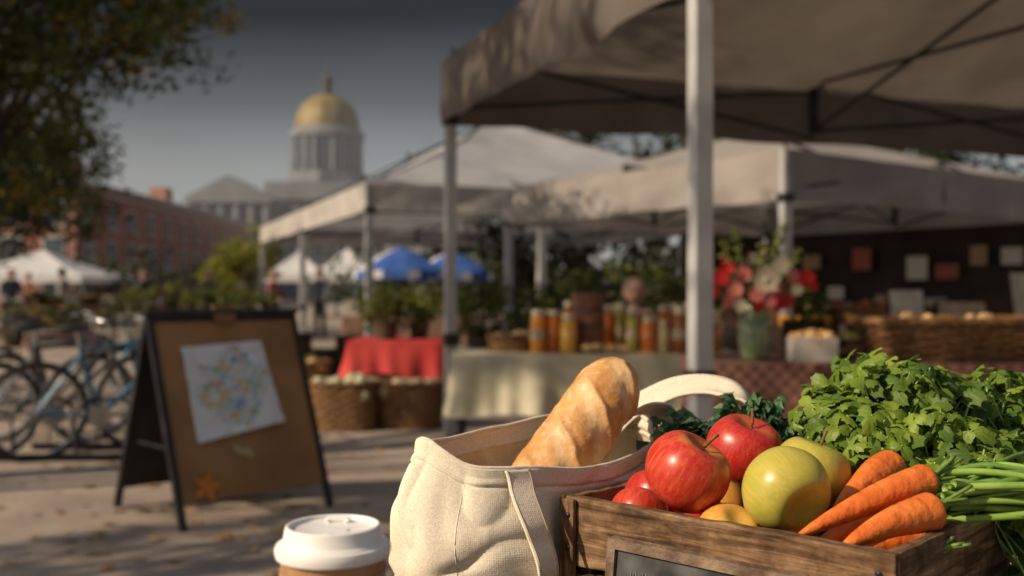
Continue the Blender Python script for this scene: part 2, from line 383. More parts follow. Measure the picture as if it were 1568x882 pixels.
def brick_house(x0,x1,y0,y1,h,rows,cols,chim=True):
    e=grp('brick_building',((x0+x1)/2,(y0+y1)/2,0))
    mb=MB();mb.box(((x0+x1)/2,(y0+y1)/2,h/2),(x1-x0,y1-y0,h),0)
    if chim:
        for yy in (y0+2.5,y1-9): mb.box((x1-1.4,yy,h+.7),(1.2,1.4,1.5),0)
    mb.obj('walls',[brk],False,e)
    mb=MB();mb.box(((x0+x1)/2,(y0+y1)/2,h+.12),(x1-x0+.6,y1-y0+.6,.24),0);mb.box(((x0+x1)/2,(y0+y1)/2,h-.35),(x1-x0+.25,y1-y0+.25,.18),0);mb.box((x1,(y0+y1)/2,h*.36),(.14,y1-y0,.16),0)
    mb.obj('cornice',[trim],False,e)
    mb=MB();facade_y(mb,x1,y0,y1,.3,rows,cols,(h-.9)/rows,.95,1.15)
    for r_ in range(rows):
        for c in range(4):
            xc=x0+(x1-x0)*(c+.5)/4;zc=.3+(h-.9)/rows*(r_+.5)
            mb.box((xc,y0-.03,zc),(1.3,.1,1.55),1);mb.box((xc,y0-.07,zc),(1.0,.08,1.25),2)
    mb.obj('windows',[trim,trim,glass],False,e)
brick_house(-34,-24.3,57,84,7.1,3,8)
brick_house(-36,-26.5,86,104,7.5,3,6,False)

# ------------------------------------------------------------ capitol
gold=M('gilded_dome',(.24,.175,.055),(.16,.12,.045),scale=.8,rough=.55,metal=.15)
cx,cy=-21.7,120
e=grp('capitol_building',(cx,cy,0))
mb=MB()
mb.box((cx+3,cy+2,5.6),(34,14,11.2),0)
mb.box((cx+3,cy+2,11.35),(34.8,14.8,.3),0)
mb.box((cx,cy,12.2),(12,11,2),0)
mb.obj('walls',[stone],False,e)
mb=MB()
wx=cx-8.3
mb.box((wx,cy-7,5.2),(8.6,5,10.4),0);mb.box((wx,cy-8.2,10.55),(9.4,7.6,.5),0)
mb.add([(wx-4.7,cy-12,10.8),(wx+4.7,cy-12,10.8),(wx,cy-12,13.2),(wx-4.7,cy-4,10.8),(wx+4.7,cy-4,10.8),(wx,cy-4,13.2)],[(0,1,2),(5,4,3),(0,2,5,3),(1,4,5,2)],1)
mb.box((wx,cy-10.5,.5),(9.4,4,1),0)
for k in range(6): mb.tube([(wx-4+1.6*k,cy-11.4,1),(wx-4+1.6*k,cy-11.4,10.3)],[.45,.38],0,12)
mb.obj('portico',[stone,stone],False,e)
mb=MB()
for r_ in range(3):
    for k in range(11):
        xc=cx-12+3*k
        if abs(xc-wx)<5: continue
        mb.box((xc,cy-5.05,2.2+3.4*r_),(1.5,.2,2.2),0);mb.box((xc,cy-5.12,2.2+3.4*r_),(1.1,.2,1.8),1)
mb.obj('windows',[trim,glass],False,e)
mb=MB()
mb.lathe((cx,cy,0),[(5,12.8),(5,14),(4.7,14.1),(4.7,14.6)],0,8)
mb.lathe((cx,cy,0),[(3.8,14.2),(3.8,18.6),(4.4,18.7),(4.4,19.3),(4.0,19.5),(3.9,19.8)],0,32)
for k in range(8):
    for dd in(-.13,.13):
        a=2*math.pi*k/8+dd+math.pi/8+.1
        mb.tube([(cx+4.0*math.cos(a),cy+4.0*math.sin(a),14.5),(cx+4.0*math.cos(a),cy+4.0*math.sin(a),18.7)],.28,0,8)
mb.obj('drum',[stone],True,e,angle=40)
mb=MB()
for k in range(8):
    a=2*math.pi*k/8+.1
    x=cx+3.78*math.cos(a);y=cy+3.78*math.sin(a)
    mb.box((x,y,16.2),(.25,1.3,2.6),0,rz=a)
    mb.add([(x+.14*math.cos(a)-math.sin(a)*.65*math.cos(q),y+.14*math.sin(a)+math.cos(a)*.65*math.cos(q),17.5+.65*math.sin(q)) for q in [math.pi*i/10 for i in range(11)]],[tuple(range(11))],0)
mb.obj('arched_openings',[glass],False,e)
mb=MB();prof=[(3.75*math.cos(t*math.pi/2*.96),19.8+4.1*math.sin(t*math.pi/2)) for t in [i/12 for i in range(13)]]
n=48;vs=[];fs=[]
for (r_,z) in prof:
    for k in range(n):
        a=2*math.pi*k/n;rr=r_*(1+.025*(k%4==0));vs.append((cx+rr*math.cos(a),cy+rr*math.sin(a),z))
for i in range(12):
    for k in range(n): fs.append((i*n+k,i*n+(k+1)%n,(i+1)*n+(k+1)%n,(i+1)*n+k))
mb.add(vs,fs,0);mb.obj('dome',[gold],True,e,angle=30)
mb=MB();mb.lathe((cx,cy,0),[(.8,23.8),(.8,24.2),(.55,24.2),(.55,25.4),(.75,25.5),(.6,25.8),(.25,26.2),(.12,26.4),(.08,28.2),(0,28.3)],0,12)
mb.obj('lantern',[M('lantern_stone',(.06,.06,.065),rough=.7)],True,e,angle=40)

# ------------------------------------------------------------ haze (thin autumn air over the far side of the square)
hm=bpy.data.materials.new('haze');hm.use_nodes=True;nt=hm.node_tree
nt.nodes.remove(nt.nodes['Principled BSDF'])
vsn=nt.nodes.new('ShaderNodeVolumeScatter');vsn.inputs['Color'].default_value=(.9,.93,1,1);vsn.inputs['Density'].default_value=.0038;vsn.inputs['Anisotropy'].default_value=.2
nt.links.new(vsn.outputs[0],nt.nodes['Material Output'].inputs['Volume'])
mb=MB();mb.box((-20,102,9.02),(190,76,18),0);ho=mb.obj('haze',[hm],False)

# ------------------------------------------------------------ sandwich board
e=grp('sandwich_board',(-1.6,5.7,0))
FL=Vector((-1.70,5.24,0));FR=Vector((-1.03,5.87,0));w=(FR-FL).normalized();W=(FR-FL).length
back=Vector((-w.y,w.x,0)); lean=.42;Hh=1.10
up=(back*lean+Vector((0,0,Hh))).normalized();HL=math.hypot(lean,Hh)
nf=w.cross(up).normalized()
if nf.y>0: nf=-nf
def onb(s,t,o=0): return FL+w*s+up*t+nf*o
kraft=M('kraft_board',(.24,.12,.045),(.35,.19,.075),scale=3,rough=.7,bump=.1)
def panel(mb,s0,s1,t0,t1,o0,o1,mi,f=onb):
    vs=[f(s,t,o) for s in(s0,s1) for t in(t0,t1) for o in(o0,o1)]
    mb.add(vs,[(0,1,3,2),(4,6,7,5),(0,4,5,1),(2,3,7,6),(0,2,6,4),(1,5,7,3)],mi)
mb=MB();panel(mb,.03,W-.03,.14,HL-.03,-.01,.012,0);mb.obj('front_panel',[kraft],False,e)
def onb2(s,t,o=0):
    up2=(-back*lean+Vector((0,0,Hh))).normalized();n2=-(w.cross(up2)).normalized()
    if n2.y<0:n2=-n2
    return FL+back*lean*2+w*s+up2*t+n2*o
mb=MB()
panel(mb,0,.035,0,HL,-.015,.02,0);panel(mb,W-.035,W,0,HL,-.015,.02,0);panel(mb,.036,W-.036,HL-.045,HL+.0,-.015,.02,0)
panel(mb,0,.035,0,HL-.003,-.02,.015,0,onb2);panel(mb,W-.035,W,0,HL-.003,-.02,.015,0,onb2);panel(mb,.036,W-.036,.12,HL-.05,-.008,.008,0,onb2)
mb.box(tuple(onb(W/2,HL)+Vector((0,0,.012))),(W+.02,.07,.03),0,rz=math.atan2(w.y,w.x))
for s in (.05,W-.05):
    p=onb(s,.42);q=onb2(s,.42);mb.tube([p,q],.008,0,6)
mb.obj('frame',[black],False,e)
mb=MB();panel(mb,W*.42,W*.56,HL-.06,HL+.05,.02,.035,0);mb.obj('clip',[M('clip_wood',(.22,.11,.05),rough=.6)],False,e)
mp_m,nt,b=nodes('map_print');N=nt.nodes;L=nt.links
tc=N.new('ShaderNodeTexCoord');mpn=N.new('ShaderNodeMapping');mpn.inputs['Rotation'].default_value=(0,0,.5);mpn.inputs['Scale'].default_value=(1,1.5,1);L.new(tc.outputs['UV'],mpn.inputs[0])
def vor(feat):
    v_=N.new('ShaderNodeTexVoronoi');v_.feature=feat;v_.inputs['Scale'].default_value=9;v_.inputs['Randomness'].default_value=.5;L.new(mpn.outputs[0],v_.inputs['Vector']);return v_
v1=vor('F1');v2=vor('DISTANCE_TO_EDGE')
r=N.new('ShaderNodeValToRGB');r.color_ramp.interpolation='CONSTANT';els=r.color_ramp.elements
els[0].color=(.55,.58,.64,1);els[1].position=.60;els[1].color=(.18,.32,.52,1)
for p,c in((.18,(.33,.46,.30)),(.36,(.60,.60,.60)),(.46,(.36,.47,.58)),(.70,(.58,.45,.22)),(.79,(.38,.50,.36)),(.88,(.52,.30,.24)),(.93,(.6,.62,.65))):
    x=els.new(p);x.color=c4(c)
sx=N.new('ShaderNodeSeparateXYZ');L.new(v1.outputs['Color'],sx.inputs[0]);L.new(sx.outputs[0],r.inputs[0])
gt=N.new('ShaderNodeMath');gt.operation='GREATER_THAN';gt.inputs[1].default_value=.06;L.new(v2.outputs[0],gt.inputs[0])
n0=N.new('ShaderNodeVectorMath');n0.operation='DISTANCE';n0.inputs[1].default_value=(.52,.5,0);L.new(tc.outputs['UV'],n0.inputs[0])
nn=N.new('ShaderNodeTexNoise');nn.inputs['Scale'].default_value=4;L.new(tc.outputs['UV'],nn.inputs['Vector'])
sb=N.new('ShaderNodeMath');sb.operation='MULTIPLY_ADD';sb.inputs[1].default_value=.6;L.new(nn.outputs[0],sb.inputs[0]);L.new(n0.outputs['Value'],sb.inputs[2])
lt=N.new('ShaderNodeMath');lt.operation='LESS_THAN';lt.inputs[1].default_value=.70;L.new(sb.outputs[0],lt.inputs[0])
ml=N.new('ShaderNodeMath');ml.operation='MULTIPLY';L.new(gt.outputs[0],ml.inputs[0]);L.new(lt.outputs[0],ml.inputs[1])
mx=N.new('ShaderNodeMixRGB');mx.inputs[1].default_value=(.70,.71,.74,1);L.new(ml.outputs[0],mx.inputs[0]);L.new(r.outputs[0],mx.inputs[2])
L.new(mx.outputs[0],b.inputs['Base Color']);b.inputs['Roughness'].default_value=.5
def poster():
    n=24;vs=[];fs=[];uv=[]
    c=[(.165,.985),(.655,1.005),(.70,.515),(.165,.44)]
    for j in range(n+1):
        for i in range(n+1):
            a=i/n;bb=j/n
            s=(c[0][0]*(1-a)+c[1][0]*a)*(1-bb)+(c[3][0]*(1-a)+c[2][0]*a)*bb
            t=(c[0][1]*(1-a)+c[1][1]*a)*(1-bb)+(c[3][1]*(1-a)+c[2][1]*a)*bb
            o=.0155+.022*abs(noise.noise(Vector((a*4,bb*3.5,2))))+.02*bb**3*(.4+a*.6)
            vs.append(onb(s,t,o));uv.append((a,1-bb))
    for j in range(n):
        for i in range(n): q=j*(n+1)+i;fs.append((q,q+1,q+n+2,q+n+1))
    me=bpy.data.meshes.new('map_poster');me.from_pydata([tuple(x) for x in vs],[],fs);me.materials.append(mp_m)
    ul=me.uv_layers.new(name='UVMap')
    for l in me.loops: ul.data[l.index].uv=uv[l.vertex_index]
    for p in me.polygons:p.use_smooth=True
    o=bpy.data.objects.new('map_poster',me);COL.objects.link(o);par(o,e)
poster()
mb=MB()
Rb=Matrix((w,up,nf)).transposed()
maple(mb,onb(.17,.21,.022),.085,.3,0,Rm=Rb)
mb.add([onb(.36+x,.36+y,.021) for x,y in((0,.05),(.03,.06),(.05,.03),(.10,.035),(.13,-.02),(.09,-.035),(.07,-.01),(.03,0),(.01,.02))],[tuple(range(9))],1)
mb.obj('stuck_leaves',[M('leaf_orange_bright',(.65,.24,.04),(.5,.17,.03),scale=9,rough=.7),M('leaf_cream',(.5,.38,.22),(.4,.28,.15),scale=9)],False,e)

# ------------------------------------------------------------ bicycles
tyre=M('tyre',(.02,.02,.021),rough=.6);chrome=M('alloy',(.6,.6,.62),rough=.25,metal=.9)
def bike(loc,yaw,colr,steer=.2):
    fm=M('bike_paint',colr,rough=.3,coat=.5);mb=MB();r=.35
    def wheel(cx_,st=0):
        Rm=Matrix.Rotation(st,3,'Z')
        ring=[Vector((cx_,0,r))+Rm@Vector((r*math.cos(a),0,r*math.sin(a))) for a in [2*math.pi*k/36 for k in range(37)]]
        mb.tube(ring,.02,1,7,False)
        ring=[Vector((cx_,0,r))+Rm@Vector(((r-.028)*math.cos(a),0,(r-.028)*math.sin(a))) for a in [2*math.pi*k/36 for k in range(37)]]
        mb.tube(ring,.009,2,5,False)
        for k in range(20):
            a=2*math.pi*k/20;mb.tube([Vector((cx_,0,r))+Rm@Vector((0,.025*(-1)**k,0)),Vector((cx_,0,r))+Rm@Vector(((r-.03)*math.cos(a),0,(r-.03)*math.sin(a)))],.0016,2,3,False)
        mb.tube([(cx_,-.05,r),(cx_,.05,r)],.02,2,8)
    wheel(-.52);wheel(.55,steer)
    bb=(-.08,0,.29);st=(-.22,0,.80);hd=(.36,0,.84);hl=(.39,0,.70)
    for p,q,rr in((bb,st,.018),(bb,hl,.022),(st,hd,.018),(hd,hl,.022),((-.52,.05,r),bb,.01),((-.52,-.05,r),bb,.01),((-.52,.05,r),(-.205,0,.76),.009),((-.52,-.05,r),(-.205,0,.76),.009),(hl,(.55,.05,r),.013),(hl,(.55,-.05,r),.013)):
        mb.tube([p,q],rr,0,8)
    mb.tube([st,(-.25,0,.93)],.013,2,8);mb.tube([hd,(.35,0,.97)],.013,2,8)
    mb.tube(bez([(.27,-.3,1.0),(.36,-.18,.98),(.38,0,.97),(.36,.18,.98),(.27,.3,1.0)],4),.012,2,8)
    for sgn in(-1,1): mb.tube([(.27,.3*sgn,1.0),(.19,.33*sgn,1.0)],.017,3,8);mb.tube([(.34,.22*sgn,.98),(.40,.25*sgn,.93)],.006,2,5)
    mb.ball((-.30,0,.955),.10,3,10,6,.32);mb.ball((-.20,0,.95),.06,3,8,6,.35)
    mb.tube([(-.08,-.05,.29),(-.08,.05,.29)],.085,2,16)
    mb.tube([(-.08,.07,.29),(.02,.07,.15)],.009,2,6);mb.box((.02,.11,.15),(.09,.09,.02),3)
    mb.tube([(-.08,-.07,.29),(-.18,-.07,.43)],.009,2,6);mb.box((-.18,-.11,.43),(.09,.09,.02),3)
    mb.tube([(-.08,.05,.37),(-.52,.05,.38)],.005,3,4);mb.tube([(-.08,.05,.21),(-.52,.05,.32)],.005,3,4)
    mb.tube([(-.10,.01,.27),(-.02,.2,0)],.008,3,5)
    mb.obj('bicycle',[fm,tyre,chrome,black],True,None,loc,(math.radians(3),0,yaw),angle=50)
bike((-3.05,7.75,0),math.radians(38),(.03,.15,.26),.3)
bike((-3.45,7.85,0),math.radians(44),(.05,.05,.06),.3)
bike((-3.05,8.7,0),math.radians(40),(.03,.18,.32),-.2)
bike((-3.9,8.8,0),math.radians(55),(.10,.10,.12),.1)
bike((-4.4,9.8,0),math.radians(20),(.2,.04,.04),.1)
mb=MB()
for x in(-3.6,-3.15,-2.7):
    mb.tube(bez([(x,7.4,.03),(x,7.4,.35),(x+.1,7.65,.42),(x+.2,7.9,.35),(x+.2,7.9,.03)],4),.015,0,6)
mb.tube([(-3.9,7.38,.03),(-2.5,7.38,.03)],.025);mb.tube([(-3.7,7.9,.03),(-2.3,7.9,.03)],.025)
mb.obj('bike_rack',[metal_d])

# ------------------------------------------------------------ market tables
def cloth_table(name,x0,x1,y0,y1,z,drop,mat,rot=0,legs=True):
    e=grp(name,((x0+x1)/2,(y0+y1)/2,0));mb=MB();n=60
    P=[(x0,y0),(x1,y0),(x1,y1),(x0,y1)];per=[]
    for k in range(4):
        a=Vector(P[k]);b_=Vector(P[(k+1)%4])
        m=max(4,int((b_-a).length/.03))
        nr=Vector(((b_-a).y,-(b_-a).x)).normalized()
        for i in range(m): per.append((a+(b_-a)*i/m,nr))
    rows=8;vs=[];fs=[];K=len(per)
    for j in range(rows+1):
        t=j/rows
        for i,(p,nr) in enumerate(per):
            f=noise.noise(Vector((p.x*4.5,p.y*4.5,t*.5)))*.10*t+ .04*t+.014*math.sin(i*.9+noise.noise(Vector((p.x*2,p.y*2,0)))*4)*t
            vs.append((p.x+nr.x*f,p.y+nr.y*f,z-drop*t+(.05*noise.noise(Vector((p.x*2,p.y*2,7))) if j==rows else 0)))
    for j in range(rows):
        for i in range(K): fs.append((j*K+i,j*K+(i+1)%K,(j+1)*K+(i+1)%K,(j+1)*K+i))
    fs.append(tuple(range(K)))
    mb.add(vs,fs,0);mb.obj('tablecloth',[mat],True,e,angle=60)
    mb=MB()
    for x in(x0+.06,x1-.06):
        for y in(y0+.06,y1-.06): mb.tube([(x,y,0),(x,y,z-.01)],.02)
    mb.obj('table_legs',[metal_d],True,e)
    return e
cream=M('linen_cream',(.42,.39,.28),(.56,.51,.38),scale=4,rough=.9,bump=.2)
redc=M('cloth_red',(.42,.03,.03),(.52,.06,.05),scale=4,rough=.85)
chk,nt,b=nodes('cloth_checked');N=nt.nodes;L=nt.links
tc=N.new('ShaderNodeTexCoord');ck=N.new('ShaderNodeTexChecker');ck.inputs['Scale'].default_value=26;ck.inputs[1].default_value=(.22,.10,.07,1);ck.inputs[2].default_value=(.10,.045,.035,1)
L.new(tc.outputs['Object'],ck.inputs[0]);L.new(ck.outputs[0],b.inputs['Base Color']);b.inputs['Roughness'].default_value=.9
cloth_table('display_table',-.46,1.75,7.7,8.5,.75,.46,cream)
cloth_table('display_table',.95,3.9,4.95,5.75,.88,.5,chk)
cloth_table('display_table',-1.65,-.7,10.2,11.2,.72,.35,redc)
cloth_table('display_table',-2.9,-.7,17.5,18.6,.75,.5,M('cloth_brown',(.12,.07,.05),(.2,.12,.08),scale=4,rough=.9))
cloth_table('display_table',2.2,5.6,12.4,13.4,.8,.6,M('cloth_dark',(.06,.04,.035),(.1,.07,.06),scale=4,rough=.9))
cloth_table('display_table',1.2,3.6,15.5,16.3,.8,.6,M('cloth_olive',(.1,.1,.06),(.15,.14,.09),scale=4,rough=.9))
cloth_table('display_table',-7.5,-4.6,19.5,20.4,.75,.6,M('cloth_grey',(.12,.11,.10),(.2,.18,.16),scale=4,rough=.9))
cloth_table('display_table',-12.5,-8.6,26,27,.8,.6,M('cloth_rust',(.2,.09,.05),(.25,.14,.08),scale=4,rough=.9))

lidm=M('jar_lid',(.75,.68,.55),rough=.25,metal=.7);lab=M('paper_label',(.5,.4,.26),rough=.8)
def jar(x,y,z,h,r,colr,name='honey_jar',lbl=True):
    m=M('jar_contents',colr,rough=.08,spec=.8,coat=.8,transl=.4)
    mb=MB();mb.lathe((x,y,z),[(0,0),(r*.9,0),(r,h*.05),(r,h*.74),(r*.8,h*.84),(r*.78,h*.86)],0,18)
    mb.lathe((x,y,z),[(r*.84,h*.85),(r*.86,h*.86),(r*.86,h*.99),(0,h)],1,18)
    if lbl: mb.lathe((x,y,z),[(r*1.012,h*.30),(r*1.012,h*.5)],2,18)
    mb.obj(name,[m,lidm,lab],True,angle=40)
random.seed(5)
jc=[(.85,.38,.05),(.70,.22,.03),(.85,.52,.08),(.55,.45,.09),(.75,.24,.04),(.75,.6,.3),(.5,.18,.05)]
for i,x in enumerate([.20,.32,.43,.93,1.05,1.17,1.29,1.42,1.56]):
    jar(x,7.86+U(-.04,.1),.751,U(.25,.36),U(.048,.064),jc[i%7],lbl=i%3==0)
for i,x in enumerate([.25,.36,.46,.78,.88,.98,1.1,1.22,1.32,1.42,1.52,1.65]):
    jar(x,8.25+U(-.03,.08),.751,U(.30,.40),.05,random.choice(jc),lbl=i%4==0)
mb=MB();mb.lathe((.6,8.0,.751),[(0,0),(.125,0),(.125,.40),(.135,.41),(.135,.46),(0,.46)],0,20)
for z in(.06,.2,.32): mb.lathe((.6,8.0,.751),[(.127,z),(.129,z+.01),(.127,z+.02)],1,20)
mb.obj('wooden_canister',[M('canister_wood',(.14,.055,.03),(.24,.105,.05),scale=8,stretch=(1,1,.1),rough=.6),metal_d],True,angle=40)
def rolls(name,cx_,cy_,z,wx_,wy_,n,r,m):
    mb=MB()
    for i in range(n): mb.ball((cx_+U(-.5,.5)*wx_,cy_+U(-.5,.5)*wy_,z+r*.6+U(0,.5)*r),r*U(.8,1.2),0,10,7,.7,.15)
    return mb.obj(name,[m])
breadm=M('roll_crust',(.42,.22,.08),(.6,.40,.2),scale=18,rough=.6)
rolls('bread_rolls',.70,7.80,.75,.34,.12,14,.045,breadm)
def basket(name,c,rx,ry,h,rings=9,rz=0,fill=None,fr=.04,fn=40,flare=1.12):
    mb=MB();seg=56
    vs=[];fs=[]
    rows=rings*4
    for j in range(rows+1):
        t=j/rows;fl=1/flare+(1-1/flare)*t
        for k in range(seg):
            a=2*math.pi*k/seg
            wv=.012*math.sin(k*math.pi/2+ (math.pi if (j//4)%2 else 0))+.006*abs(math.sin(j/4*math.pi))
            wv*=min(1,rx/.25)
            ca,sa=math.cos(a),math.sin(a);q=(abs(ca)**3.2+abs(sa)**3.2)**(-1/3.2)
            vs.append((ca*q*(rx*fl+wv),sa*q*(ry*fl+wv),h*t))
    for j in range(rows):
        for k in range(seg): fs.append((j*seg+k,j*seg+(k+1)%seg,(j+1)*seg+(k+1)%seg,(j+1)*seg+k))
    mb.add(vs,fs,0)
    rim=[(math.cos(a)*(abs(math.cos(a))**3.2+abs(math.sin(a))**3.2)**(-1/3.2)*(rx+.005),math.sin(a)*(abs(math.cos(a))**3.2+abs(math.sin(a))**3.2)**(-1/3.2)*(ry+.005),h) for a in [2*math.pi*k/48 for k in range(49)]]
    mb.tube(rim,.016*min(1.3,rx/.25),0,8,False)
    mb.add([(x*.93,y*.93,h*.6) for x,y,z in rim[:-1]],[tuple(range(48))],1)
    mats=[wicker,M('basket_liner',(.12,.08,.05),rough=.9)]
    if fill:
        mats.append(fill)
        for _ in range(fn): mb.ball((U(-.85,.85)*rx,U(-.8,.8)*ry,h*.72+U(0,1)*h*.32),fr*U(.7,1.2),2,8,6,U(.7,1),.2)
    return mb.obj(name,mats,True,None,c,(0,0,rz),angle=60)
basket('wicker_basket',(2.38,5.35,.881),.56,.26,.2,10,.05,breadm,.045,8)
basket('wicker_basket',(-.02,8.05,.751),.17,.13,.13,6,0,breadm,.04,16)
leek=M('cabbage',(.35,.38,.2),(.5,.48,.35),scale=9,rough=.7)
basket('wicker_basket',(-1.48,9.1,0),.30,.26,.42,12,0,leek,.06,26)
basket('wicker_basket',(-.92,9.25,0),.30,.26,.40,12,.1,M('potato',(.38,.27,.16),(.5,.38,.24),scale=9,rough=.8),.055,30)
basket('wicker_basket',(-2.4,11.5,0),.35,.28,.42,10,.1,M('squash',(.5,.25,.05),(.5,.38,.14),scale=5,rough=.6),.07,26)
basket('wicker_basket',(3.2,12.6,.801),.4,.25,.25,8,0,breadm,.06,20)
basket('wicker_basket',(4.4,12.7,.801),.4,.25,.22,8,0,M('tomatoes',(.4,.05,.03),rough=.3),.05,30)
def potplant(name,x,y,z,r,h,mats,nl=260,ls=.03,pot=(.25,.1,.05)):
    mb=MB();pr=r*.45
    mb.lathe((x,y,z),[(0,0),(pr*.75,0),(pr,pr*1.3),(pr*1.06,pr*1.3),(pr*1.06,pr*1.5),(pr*.9,pr*1.5),(pr*.85,pr*1.3),(0,pr*1.3)],0,16)
    for _ in range(18):
        a=U(0,6.3);rr=U(.2,1)*r;mb.tube(bez([(x,y,z+pr),(x+rr*.4*math.cos(a),y+rr*.4*math.sin(a),z+pr+h*.5),(x+rr*math.cos(a),y+rr*math.sin(a),z+pr*1.2+h*U(.5,1))],4),.005,1,4)
    for _ in range(16): mb.leaves((x+U(-.7,.7)*r,y+U(-.7,.7)*r,z+pr*1.1+U(.05,.85)*h),r*.45,nl//14,ls,[1,1,2])
    mb.obj(name,[M('terracotta',pot,rough=.8)]+mats,False)
dkp=(.08,.05,.035)
potplant('potted_plant',-1.3,10.6,.721,.28,.38,[leafg,leafy2],500,.04,dkp)
potplant('potted_plant',-.98,10.8,.721,.24,.32,[leafy2,leafg],400,.04,dkp)
for i in range(7): potplant('potted_plant',-2.6+i*.3,18.0+U(-.2,.2),.751,.22,U(.25,.5),[leafg,leafy2],200,.05,dkp)
for i in range(9): potplant('potted_plant',-.4+i*.33,13.5+U(-.3,.3),0 if i%2 else .35,.4,U(.7,1.1),[leafg,leafy2],500,.055,dkp)
for i in range(8): potplant('potted_plant',-7.4+i*.38,19.9+U(-.2,.2),.751,.26,U(.25,.5),[leafg,leafy2],200,.05,dkp)
for i in range(4): potplant('potted_plant',-10.5+i*1.2,21.5+U(-.6,.6),0,.5,U(.6,.9),[leafg,leafd],400,.07,dkp)
def bouquet(x,y,z):
    e=grp('flower_vase',(x,y,z))
    mb=MB();mb.lathe((x,y,z),[(0,0),(.062,0),(.07,.02),(.082,.10),(.084,.16),(.076,.22),(.06,.26),(.064,.285),(.058,.285),(.052,.26),(.06,.2),(.02,.1)],0,28)
    mb.obj('vase',[M('glazed_ceramic',(.13,.18,.09),(.24,.29,.16),scale=18,rough=.25,coat=.3)],True,e)
    mats=[M('flower_stem',(.08,.14,.03),rough=.6),M('petal_red',(.50,.012,.02),(.6,.03,.03),scale=30,rough=.5,transl=.3),M('petal_cream',(.68,.56,.4),(.75,.66,.52),scale=30,rough=.5,transl=.3),M('petal_pink',(.62,.14,.14),(.68,.28,.22),scale=30,rough=.5,transl=.3),leafg,M('sprig',(.30,.32,.08),(.46,.42,.14),scale=30,rough=.6,transl=.3)]
    mb=MB();random.seed(12)
    fl=[(-.20,.42,1,.035),(-.13,.36,3,.035),(-.08,.44,3,.035),(.03,.41,2,.055),(.10,.48,2,.04),(.17,.43,3,.03),(.23,.42,1,.035),(.12,.31,1,.05),(-.02,.34,3,.035),(-.15,.30,3,.03),(.19,.36,2,.025),(-.24,.35,1,.03),(.0,.28,1,.03),(.08,.37,3,.035),(.27,.38,1,.022),(-.1,.28,2,.028),(-.16,.47,1,.025),(.05,.30,3,.025)]
    for dx,dz,mi,r in fl:
        for dy in ((U(-.12,-.05)),(U(.02,.12))):
            if dy>0: dx2=dx*.8+U(-.05,.05);dz2=dz+U(-.03,.05)
            else: dx2,dz2=dx,dz
            c=Vector((x+dx2,y+dy,z+dz2))
            mb.tube(bez([(x,y,z+.2),(x+dx2*.4,y+dy*.4,z+.3),tuple(c)],4),.004,0,5)
            for k in range(22):
                a=k*2.4;rr=r*(.15+.85*math.sqrt(k/22));q=c+Vector((rr*math.cos(a),-abs(rr)*.1-.01,rr*math.sin(a)))
                t=Vector((math.cos(a),-.3,math.sin(a)));s_=Vector((-math.sin(a),0,math.cos(a)))
                mb.add([q-t*r*.2,q+s_*r*.35,q+t*r*.5,q-s_*r*.35],[(0,1,2,3)],mi)
            mb.ball(c,r*.45,mi,8,6)
    for _ in range(50):
        a=U(0,6.3);rr=U(.05,.24);mb.leaves((x+rr*math.cos(a),y+.04+rr*.5*math.sin(a),z+U(.26,.46)),.06,12,.03,4)
    for sx_,h in((-.16,.60),(-.10,.66),(.12,.64),(.16,.70),(.04,.58),(.22,.56)):
        p=bez([(x,y,z+.25),(x+sx_*.6,y,z+h*.7),(x+sx_,y,z+h)],6);mb.tube(p,.004,0,5)
        for q in p[4:]: mb.leaves(q,.032,10,.02,[5,4])
    mb.obj('flowers',mats,False,e)
bouquet(1.25,5.28,.881)
def produce_box(name,c,l,w_,h,mat,fill=None,fr=.03,rz=0,n=18):
    e=grp(name,c);ca,sa=math.cos(rz),math.sin(rz)
    mb=MB();t=.012
    for (px,py,dx,dy) in((0,-w_/2,l,t),(0,w_/2,l,t),(-l/2+t/2,0,t,w_-t),(l/2-t/2,0,t,w_-t)):
        mb.box((c[0]+px*ca-py*sa,c[1]+px*sa+py*ca,c[2]+h/2),(dx,dy,h),0,rz=rz)
    mb.box((c[0],c[1],c[2]+.008),(l-2*t,w_-2*t,.012),0,rz=rz)
    mb.obj('box_sides',[mat],False,e)
    if fill:
        mb=MB()
        for _ in range(n): mb.ball((c[0]+U(-.42,.42)*l,c[1]+U(-.4,.4)*w_,c[2]+h*.8+U(0,.03)),fr*U(.8,1.2),0,8,6)
        mb.obj('contents',[fill],True,e)
white_b=M('white_box',(.45,.42,.38),(.35,.32,.28),scale=6,rough=.7)
produce_box('produce_box',(1.52,5.2,.881),.22,.16,.12,white_b,breadm,.035)
produce_box('produce_box',(1.72,5.45,.881),.26,.2,.1,wood_dark,M('pears',(.45,.4,.1),rough=.4),.035)
produce_box('produce_box',(1.62,5.65,.881),.3,.2,.2,wood_dark,M('oranges',(.5,.22,.03),rough=.4),.04)
potplant('potted_plant',1.55,5.40,.97,.13,.22,[leafg,leafy2],200,.02,dkp)
for i in range(9):
    produce_box('produce_box',(2.4+i*.36,13.0+U(-.1,.3),.801),.32,.26,U(.12,.3),random.choice([wood_dark,white_b]),M('produce',random.choice([(.4,.06,.03),(.3,.33,.08),(.5,.3,.05),(.4,.32,.2)]),rough=.5),.05,n=14)
for i in range(8):
    produce_box('produce_box',(-3.0+i*.38,14.3+U(-.2,.2),0),.34,.3,U(.3,.7),wood_dark,M('produce',random.choice([(.4,.06,.03),(.25,.33,.06),(.5,.3,.05),(.5,.45,.35)]),rough=.5),.06,n=14)
